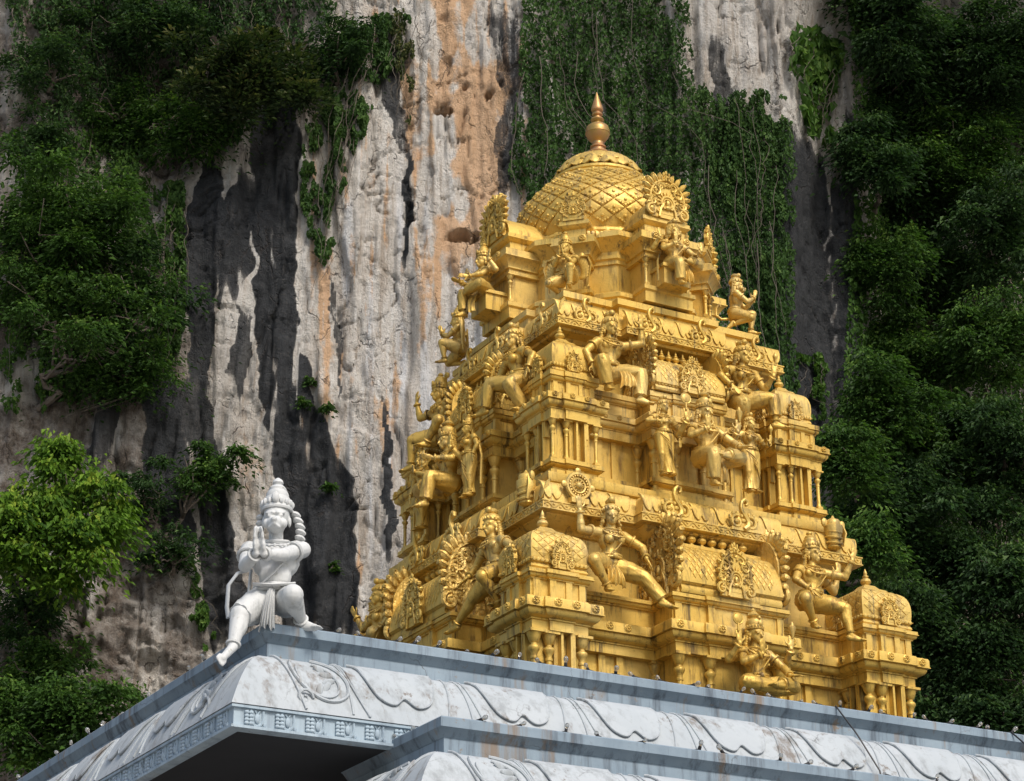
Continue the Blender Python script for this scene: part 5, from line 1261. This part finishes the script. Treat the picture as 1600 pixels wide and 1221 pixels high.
c = t.mix(t.math('MULTIPLY', a.outputs[1], t.ramp(n3,[(.25,.4),(.55,1)])), c, (.76,.76,.765,1))
c = t.mix(t.ramp(n5, [(.54,0),(.60,.6)]), c, (.36,.285,.215,1)); c = t.mix(t.ramp(n5, [(.38,.7),(.44,0)]), c, (.84,.82,.785,1))
c = t.mix(t.ramp(t.math('ADD', sp.outputs[1], t.math('MULTIPLY', t.math('SUBTRACT', n2, .5), 1.2)), [(.30,0),(.62,.92)]), c, t.mix(n1, (.66,.385,.20,1), (.75,.52,.33,1)))
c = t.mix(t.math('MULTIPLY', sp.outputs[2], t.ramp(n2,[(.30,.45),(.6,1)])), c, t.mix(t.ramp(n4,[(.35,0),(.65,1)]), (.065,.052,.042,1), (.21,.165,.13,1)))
dk = t.ramp(t.math('ADD', sp.outputs[0], t.math('MULTIPLY', t.math('SUBTRACT', t.math('ADD', t.math('MULTIPLY', n3, .6), t.math('MULTIPLY', n4, .4)), .5), 1.1)), [(.36,0),(.50,.85),(.8,1)])
c = t.mix(dk, c, t.mix(t.ramp(n2,[(.3,0),(.7,1)]), (.020,.022,.025,1), (.072,.075,.079,1)))
c = t.mix(t.ramp(n4, [(.595,0),(.65,.6)]), c, (.12,.105,.09,1)); n6 = t.noise(t.pos((1,1,.5)), 26, 4, .7); c = t.mix(t.ramp(n6, [(.60,0),(.68,.5)]), c, (.16,.14,.12,1))
vo = t.n('ShaderNodeTexVoronoi', feature='DISTANCE_TO_EDGE'); vo.inputs['Scale'].default_value = .55
wp = t.n('ShaderNodeTexNoise'); wp.inputs['Scale'].default_value = 1.1; wp.inputs['Detail'].default_value = 5; t.l(p, wp.inputs['Vector'])
vm = t.n('ShaderNodeVectorMath', operation='MULTIPLY_ADD'); t.l(wp.outputs['Color'], vm.inputs[0]); vm.inputs[1].default_value = (1.6,1.6,1.6); t.l(t.pos((1,1,.45)), vm.inputs[2]); t.l(vm.outputs[0], vo.inputs['Vector'])
pk = t.n('ShaderNodeTexVoronoi', feature='F1'); pk.inputs['Scale'].default_value = 3.2; t.l(vm.outputs[0], pk.inputs['Vector']); pit_ = t.math('MULTIPLY', t.ramp(pk.outputs['Distance'], [(.10,1),(.26,0)]), t.ramp(n1, [(.48,0),(.6,1)]))
cr = t.ramp(vo.outputs['Distance'], [(.0,1),(.022,0)]); cr = t.math('MULTIPLY', cr, t.ramp(n2, [(.45,0),(.6,1)]))
c = t.mix(t.math('MULTIPLY', cr, .75), c, (.07,.06,.055,1))
t.set(Base_Color=c, Roughness=.92); t.p.inputs['Specular IOR Level'].default_value = .2
h = t.math('ADD', t.math('MULTIPLY', n2, 1.0), t.math('ADD', t.math('MULTIPLY', n4, .45), t.math('ADD', t.math('MULTIPLY', n3, .6), t.math('ADD', t.math('MULTIPLY', cr, -.5), t.math('MULTIPLY', pit_, -.6))))); h = t.math('ADD', h, t.math('MULTIPLY', n6, .22)); t.bump(h, 1.0, .22)
cl = obj('cliff', cme_, t.m, kind='structure')

# ================================================================== foliage
def leaf_mat(name, dark, mid, light, trans=.32):
    t = NT(name); a = t.n('ShaderNodeAttribute', attribute_name='tint')
    c = t.ramp(a.outputs['Fac'], [(0,dark),(.55,mid),(1,light)]); t.set(Base_Color=c, Roughness=.55); t.p.inputs['Specular IOR Level'].default_value = .18
    tr = t.n('ShaderNodeBsdfTranslucent'); t.l(t.mix(1.0, c, (1.1,1.25,.6,1), 'MULTIPLY'), tr.inputs[0]); mx = t.n('ShaderNodeMixShader'); mx.inputs[0].default_value = trans
    t.l(t.p.outputs[0], mx.inputs[1]); t.l(tr.outputs[0], mx.inputs[2]); t.l(mx.outputs[0], t.t.nodes['Material Output'].inputs[0]); return t.m
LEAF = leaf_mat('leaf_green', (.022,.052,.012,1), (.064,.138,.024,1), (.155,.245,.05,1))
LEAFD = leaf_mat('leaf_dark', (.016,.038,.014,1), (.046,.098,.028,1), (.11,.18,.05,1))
LEAFB = leaf_mat('leaf_bright', (.036,.088,.010,1), (.125,.235,.022,1), (.29,.37,.045,1), .3)
LEAFO = leaf_mat('leaf_olive', (.016,.032,.012,1), (.05,.072,.022,1), (.20,.19,.07,1))
LEAFI = leaf_mat('leaf_ivy', (.020,.046,.012,1), (.054,.114,.028,1), (.12,.20,.05,1))
t = NT('bark'); t.set(Base_Color=t.mix(t.noise(t.pos(),9,5), (.09,.07,.055,1), (.22,.18,.145,1)), Roughness=.9); BARK = t.m
t = NT('vine_stem'); t.set(Base_Color=t.mix(t.noise(t.pos(),6,5), (.06,.05,.036,1), (.15,.125,.095,1)), Roughness=.9); STEM = t.m
def leaves(name, pos, dirs, nrm, size, tint, mat, parent, aspect=.5, fold=.3):
    n = len(pos); d = dirs/np.linalg.norm(dirs,axis=1,keepdims=True); s = np.cross(d, nrm); s /= np.linalg.norm(s,axis=1,keepdims=True)+1e-9; nn = np.cross(s, d)
    L = size[:,None]; b = pos-d*L*.5; tip = pos+d*L*.5-nn*L*.10; m_ = pos+nn*L*fold*.4
    v = np.stack([b, pos+s*L*aspect*.5-d*L*.06+nn*L*fold*.5, tip, pos-s*L*aspect*.5-d*L*.06+nn*L*fold*.5], 1).reshape(-1,3)
    i = np.arange(n)[:,None]*4; f = np.stack([i+np.array([[0,1,2]]), i+np.array([[0,2,3]])], 1).reshape(-1,3)
    me = np_mesh(name, v, f, False); at = me.attributes.new('tint', 'FLOAT', 'FACE'); at.data.foreach_set('value', np.repeat(np.clip(tint,0,1), 2).astype(np.float32))
    return obj(name, me, mat, parent)
def crown_leaves(rs, center, rad, nclump, per, lsize, clump=.55, droop=.35, hollow=.35):
    """leaf clumps spread through an uneven ellipsoid; returns arrays"""
    center = np.asarray(center,float); rad = np.asarray(rad,float); P = []; Dr = []; N = []; S = []; Tt = []
    k = 0; per = per*1.15; lsize = lsize*1.38; clump = clump*.62; nclump = int(nclump*1.75)
    nl = 16+int(nclump/9); lobes = []
    for _ in range(nl):
        q = rs.normal(size=3); q /= np.linalg.norm(q); lobes.append((q*rad*rs.uniform(.2,1.12), rs.uniform(.10,.34)))
    while k < nclump:
        lc, lr = lobes[rs.integers(nl)]; q = rs.normal(size=3); q /= np.linalg.norm(q); q[2] = abs(q[2])*.8 if rs.random() < .6 else q[2]
        c = lc+q*rad.mean()*lr*rs.uniform(.5,1.05)*np.array([1.15,1,.7]); k += 1
        cs = clump*rs.uniform(.6,1.3); n = int(per*rs.uniform(.6,1.4))
        o = rs.normal(size=(n,3))*np.array([cs,cs,cs*.42])*rs.uniform(.7,1.5); o[:,2] -= .25*(o[:,0]**2+o[:,1]**2)/max(cs,.1)
        P.append(center+c+o); out = o*np.array([1,1,.2])+q*.3*cs; out[:,2] -= droop*cs*(1+rs.uniform(0,1,n)); Dr.append(out+rs.normal(size=(n,3))*.25*cs)
        N.append(np.array([0,0,1.])+rs.normal(size=(n,3))*.45-np.array(HF)*.25); S.append(lsize*rs.uniform(.7,1.15)*rs.uniform(.6,1.25,n))
        tb = rs.normal(.45,.16); Tt.append(tb+rs.normal(0,.14,n)+.20*(o[:,2]/(cs*.42+.01)).clip(-1,1))  # upper leaves of a clump tinted lighter: light from above put into the colour
    return np.concatenate(P), np.concatenate(Dr), np.concatenate(N), np.concatenate(S), np.concatenate(Tt)
def bare_limb(m, a, b, r0, r1, rs, wob=.25, n=7):
    a = np.asarray(a,float); b = np.asarray(b,float); L = np.linalg.norm(b-a); pts = [a+(b-a)*i/(n-1)+(rs.normal(size=3)*wob*L*.12 if 0 < i < n-1 else 0) for i in range(n)]
    m.tube([tuple(p) for p in pts], [r0+(r1-r0)*i/(n-1) for i in range(n)], 7); return pts
def tree(label, px, py, rxp, ryp, off, mat, nclump, per, lsize, seed, clump=.55, group=None, root_px=None, name='tree', depth=None, limbs=6, cat='tree', droop=.35):
    """tree or shrub whose crown is seen round (px,py); rooted in the rock or on the slope below"""
    rs = np.random.default_rng(seed); sc = .0187
    c = rock_point(px, py, off)[0]; rad = (rxp*sc, depth or min(rxp,ryp)*sc*.8, ryp*sc)
    base = rock_point(*(root_px or (px+rs.uniform(-.3,.3)*rxp, py+ryp*.75)), .0)[0]
    o = thing(name, label, cat, tuple(base), 0, group); m = MB()
    tr = bare_limb(m, (0,0,0), c-base+np.array([0,0,-.15*rad[2]]), .035*rad[2]+.05, .03*rad[2]+.02, rs, .5, 9)
    for i in range(limbs):
        st_ = tr[rs.integers(3,8)]; q = rs.normal(size=3); q /= np.linalg.norm(q); bare_limb(m, st_, c-base+q*np.array(rad)*.75, .03+.012*rad[2], .012, rs, .6, 6)
    obj('trunk', m, BARK, o)
    # crown axes: sideways / towards viewer / up
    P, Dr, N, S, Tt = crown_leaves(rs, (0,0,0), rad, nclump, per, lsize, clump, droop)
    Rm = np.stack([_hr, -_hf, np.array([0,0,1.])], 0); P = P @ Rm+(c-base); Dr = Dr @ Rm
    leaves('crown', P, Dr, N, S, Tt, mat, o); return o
def vines(label, poly, n, lsize, mat, seed, off=.25, clumpy=1.0, nstem=10, group=None, thick=.35, asp=.62, thr=-.12, name='climbing_vines', cat='vines'):
    """curtain of climbing leaves on the rock inside a loose outline given as (y, left, right)"""
    rs = np.random.default_rng(seed); ys, ls, rr = map(np.array, zip(*poly)); n = int(n*2.3); lsize = lsize*1.12; py = rs.uniform(ys[0], ys[-1], n*3); lf = np.interp(py, ys, ls); rg = np.interp(py, ys, rr)
    k = rs.uniform(0,1,n*3); px = lf+(rg-lf)*k; w_ = (rg-lf); keep = rs.uniform(0,1,n*3) < w_/w_.max()
    edge = np.minimum(k,1-k)*w_; f = fbm(px/38+seed, py/80, 3)+.55*fbm(px/13, py/24+seed, 2)
    keep &= f > thr+clumpy*(.25*np.exp(-edge/12)+.30*np.exp(-edge/36))-.10+.15*(sstep(ys[-1]-60, ys[-1], py)); px, py, f = px[keep][:n], py[keep][:n], f[keep][:n]
    base = rock_point((ls.mean()+rr.mean())/2, ys[-1]-10, 0)[0]; o = thing(name, label, cat, tuple(base), 0, group)
    bulge = thick*(.35+np.clip(f+.2,0,1.2))*rs.uniform(.15,1,len(px)); P = rock_point(px, py, 0)-np.array(HF)*(off*.4+bulge)[:,None]-base
    m_ = len(px); Dr = np.array([0,0,-1.])+rs.normal(size=(m_,3))*.55; N = -np.array(HF)*1.0+np.array([0,0,.75])+rs.normal(size=(m_,3))*.45
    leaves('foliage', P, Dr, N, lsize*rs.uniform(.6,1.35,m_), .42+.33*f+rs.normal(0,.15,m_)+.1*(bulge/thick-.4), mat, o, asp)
    sm = MB()
    for i in range(nstem):
        y0 = rs.uniform(ys[0], ys[0]+(ys[-1]-ys[0])*.5); y1 = min(ys[-1]+20, y0+rs.uniform(.25,.7)*(ys[-1]-ys[0])); k = rs.uniform(.03,.97); yy = np.linspace(y0,y1,16)
        xx = np.interp(yy, ys, ls)+(np.interp(yy, ys, rr)-np.interp(yy, ys, ls))*k+np.cumsum(rs.normal(0,3.0,16)); Q = rock_point(xx, yy, off+thick*rs.uniform(.3,.95))-base
        sm.tube([tuple(q) for q in Q], list(np.linspace(rs.uniform(.009,.019), .006, 16)), 5)
    obj('stems', sm, STEM, o, kind='stuff'); return o
GT = 'trees growing on the cliff'
tree('bright yellow-green leafy tree in sunlight at the left edge', 80, 795, 105, 95, 4.0, LEAFB, 150, 60, .17, 1, .50, GT, (30,960), limbs=9, droop=.8)
tree('large mid-green tree covering the left side of the cliff', 100, 330, 145, 95, 1.8, LEAF, 130, 55, .14, 2, .55, GT, (120,560), limbs=10)
tree('mid-green tree with bare pale twigs below the largest left tree', 120, 480, 160, 105, 1.6, LEAF, 100, 46, .14, 3, .55, GT, (60,640), limbs=12)
tree('low green bush spreading under the left trees', 200, 570, 90, 45, .9, LEAF, 46, 42, .13, 33, .42, GT, (190,620), limbs=6)
tree('sparse dark tree hanging in front of the brown rock at left', 215, 480, 90, 110, 1.0, LEAFD, 70, 42, .13, 4, .45, GT, (230,600), limbs=8)
tree('dark overhanging tree with olive leaf tips near the top left', 385, 110, 125, 72, 2.4, LEAFO, 95, 60, .15, 5, .50, GT, (330,60), limbs=8, droop=-.2)
tree('dark bush hanging below the olive tree at upper left', 290, 205, 85, 55, 1.4, LEAF, 40, 50, .14, 6, .45, GT, (270,120))
tree('small green bush on the shaded upper left wall', 195, 175, 80, 50, .8, LEAF, 48, 40, .12, 7, .40, GT, (180,190))
tree('leafy dark tree along the top edge above the olive tree', 230, 40, 110, 55, 1.6, LEAFD, 60, 50, .13, 31, .45, GT, (220,80))
tree('green creeper bush left of the hanging ivy at the top', 530, 70, 55, 60, .9, LEAFD, 36, 46, .12, 32, .4, GT, (520,140))
tree('thin dark shrub at the top left corner of the wall', 85, 95, 90, 60, .8, LEAFD, 42, 40, .12, 8, .45, GT, (80,150))
tree('dark shrub in shade at the far left under the corner shrub', 60, 215, 60, 55, .8, LEAFD, 34, 40, .12, 9, .4, GT, (50,260))
tree('slender shrub with bare pale trunk in front of the pale rock', 325, 735, 70, 48, 1.2, LEAF, 34, 46, .13, 10, .36, GT, (255,850), limbs=8)
tree('thin green shrub beside the bright tree', 225, 765, 55, 42, .9, LEAFD, 26, 40, .12, 11, .34, GT, (250,850), limbs=5)
tree('low shrub hanging on the rock left of the white statue', 275, 860, 50, 36, .6, LEAFD, 24, 40, .12, 12, .32, GT, (270,900), limbs=5)
tree('dense green bush at the bottom left behind the roof edge', 90, 1120, 120, 64, 5.0, LEAF, 130, 55, .14, 13, .45, GT, (90,1210), limbs=6)
tree('dark bush at the left edge below the bright tree', 45, 950, 60, 70, 1.0, LEAFD, 40, 44, .13, 14, .45, GT, (40,1030), limbs=5)
tree('dark leafy shrub at the lower left above the dense bush', 70, 1040, 70, 50, 1.6, LEAF, 40, 44, .13, 15, .42, GT, (60,1110), limbs=5)
for i, (x, y, r) in enumerate(((486,597,9),(474,628,8),(512,636,10),(520,885,8),(515,760,6))):
    tree(['tiny fern tuft on the pale wall, topmost of a small cluster', 'tiny fern tuft at the edge of the black stain', 'tiny fern tuft lowest of the small cluster on the wall', 'tiny green tuft on the dark rock right of the white statue', 'tiny green sprig on the black stained rock'][i], x, y, r, r, .15, LEAF, 5, 26, .10, 40+i, .12, 'fern tufts on the cliff', (x, y+r*.8), name='fern_tuft', cat='fern', limbs=2)
# vine curtains
vines('narrow ivy column hanging down the left wall', [(290,245,290),(380,235,292),(480,232,292),(560,225,285),(600,215,250)], 2600, .13, LEAFI, 21, .2, 1, 4, 'ivy on the cliff')
vines('long hanging ivy beside the black stain, left of the pale rock', [(30,500,650),(90,500,640),(130,505,600),(200,480,575),(280,470,560),(340,470,530),(400,475,525),(450,475,500)], 4600, .13, LEAFI, 22, .25, 1, 12, 'ivy on the cliff')
vines('thin dark trailing plant at the top between olive tree and tan rock', [(20,590,660),(100,600,660),(200,620,650)], 900, .10, LEAFO, 23, .15, 1.2, 8, 'ivy on the cliff', thr=.05)
vines('wide ivy curtain behind the spire of the tower', [(-20,815,1070),(100,812,1085),(170,805,1120),(200,800,1235),(280,795,1245),(380,850,1240),(480,950,1240),(600,1060,1245),(700,1140,1240)], 18000, .12, LEAFI, 24, .3, .8, 12, 'ivy on the cliff', .5, thr=-.40)
vines('ivy strands with many bare stems right of the grey rock window', [(150,1090,1225),(230,1100,1240),(330,1110,1230),(430,1130,1225),(560,1160,1235),(640,1190,1235)], 4200, .12, LEAFI, 25, .45, 1, 12, 'ivy on the cliff', thr=-.08)
vines('sparse creeper low on the rock left of the statue', [(840,270,320),(900,262,310),(960,290,350),(1020,295,352)], 1100, .12, LEAF, 26, .2, 1, 5, 'ivy on the cliff', thr=-.05)
vines('scattered creepers on the shaded upper left wall', [(-20,0,520),(90,0,480),(160,20,420),(240,20,330),(300,20,220)], 3800, .11, LEAFD, 27, .2, 1, 8, 'ivy on the cliff', thr=.05)
vines('creepers over the brown rock at the bottom left', [(880,40,130),(960,40,110),(1060,40,100)], 1000, .11, LEAFD, 28, .2, 1, 6, 'ivy on the cliff', thr=.0)
vines('glossy large-leaved climber at the top of the dark rock', [(50,1235,1320),(120,1235,1310),(180,1250,1300),(232,1270,1310)], 230, .36, LEAF, 29, .4, .8, 6, 'ivy on the cliff', .45, .55, thr=-.3)
vines('fern-like creeper at the foot of the dark rock', [(560,1235,1290),(620,1240,1300),(660,1260,1330)], 420, .15, LEAF, 30, .3, 1, 3, 'ivy on the cliff')
# wooded gully on the right
vines('leafy creepers filling the rock between the left trees', [(215,0,250),(300,0,290),(420,0,292),(520,0,285),(610,0,250),(650,0,120)], 4800, .13, LEAF, 36, .3, .8, 14, 'ivy on the cliff', .5, thr=-.10)
vines('dark creepers over the rock at the top left', [(-40,0,530),(60,0,530),(150,60,500),(215,120,440),(250,200,330)], 5200, .125, LEAFD, 37, .3, .8, 12, 'ivy on the cliff', .45, thr=-.06)
GF = 'trees in the wooded gully at right'
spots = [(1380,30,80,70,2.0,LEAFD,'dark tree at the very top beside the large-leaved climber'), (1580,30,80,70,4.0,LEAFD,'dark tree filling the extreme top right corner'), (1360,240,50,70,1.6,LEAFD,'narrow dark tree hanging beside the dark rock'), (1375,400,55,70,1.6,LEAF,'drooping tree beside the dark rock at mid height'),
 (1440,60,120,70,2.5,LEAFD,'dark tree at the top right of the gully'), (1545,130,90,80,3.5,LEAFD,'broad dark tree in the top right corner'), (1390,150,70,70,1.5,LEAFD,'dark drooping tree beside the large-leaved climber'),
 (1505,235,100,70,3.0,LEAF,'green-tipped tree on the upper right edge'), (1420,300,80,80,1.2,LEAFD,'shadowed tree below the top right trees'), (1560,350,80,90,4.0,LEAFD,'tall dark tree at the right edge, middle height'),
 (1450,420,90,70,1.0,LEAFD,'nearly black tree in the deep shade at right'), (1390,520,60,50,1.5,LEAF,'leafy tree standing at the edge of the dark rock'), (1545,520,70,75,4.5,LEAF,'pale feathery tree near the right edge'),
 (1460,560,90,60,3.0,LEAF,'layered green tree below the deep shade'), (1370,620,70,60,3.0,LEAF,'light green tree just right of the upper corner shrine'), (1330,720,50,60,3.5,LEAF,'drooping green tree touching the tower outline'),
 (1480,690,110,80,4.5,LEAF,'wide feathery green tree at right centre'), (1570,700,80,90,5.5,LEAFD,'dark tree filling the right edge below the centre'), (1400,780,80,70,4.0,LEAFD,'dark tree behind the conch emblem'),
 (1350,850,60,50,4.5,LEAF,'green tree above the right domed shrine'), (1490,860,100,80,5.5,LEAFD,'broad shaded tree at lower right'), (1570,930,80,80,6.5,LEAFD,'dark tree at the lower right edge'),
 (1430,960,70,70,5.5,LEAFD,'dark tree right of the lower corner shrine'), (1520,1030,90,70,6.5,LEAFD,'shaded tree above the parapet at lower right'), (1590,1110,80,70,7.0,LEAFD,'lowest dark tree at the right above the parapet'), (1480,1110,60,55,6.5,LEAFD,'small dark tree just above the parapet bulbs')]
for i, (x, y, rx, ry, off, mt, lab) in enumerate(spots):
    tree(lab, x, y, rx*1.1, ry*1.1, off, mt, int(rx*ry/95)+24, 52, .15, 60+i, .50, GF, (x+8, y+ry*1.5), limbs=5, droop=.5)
vines('dark undergrowth covering the shaded rock behind the gully trees', [(-40,1325,1660),(300,1335,1660),(600,1315,1660),(900,1290,1660),(1240,1290,1660)], 17000, .15, LEAF, 31, .4, .4, 10, 'ivy on the cliff', .8, thr=-.5)
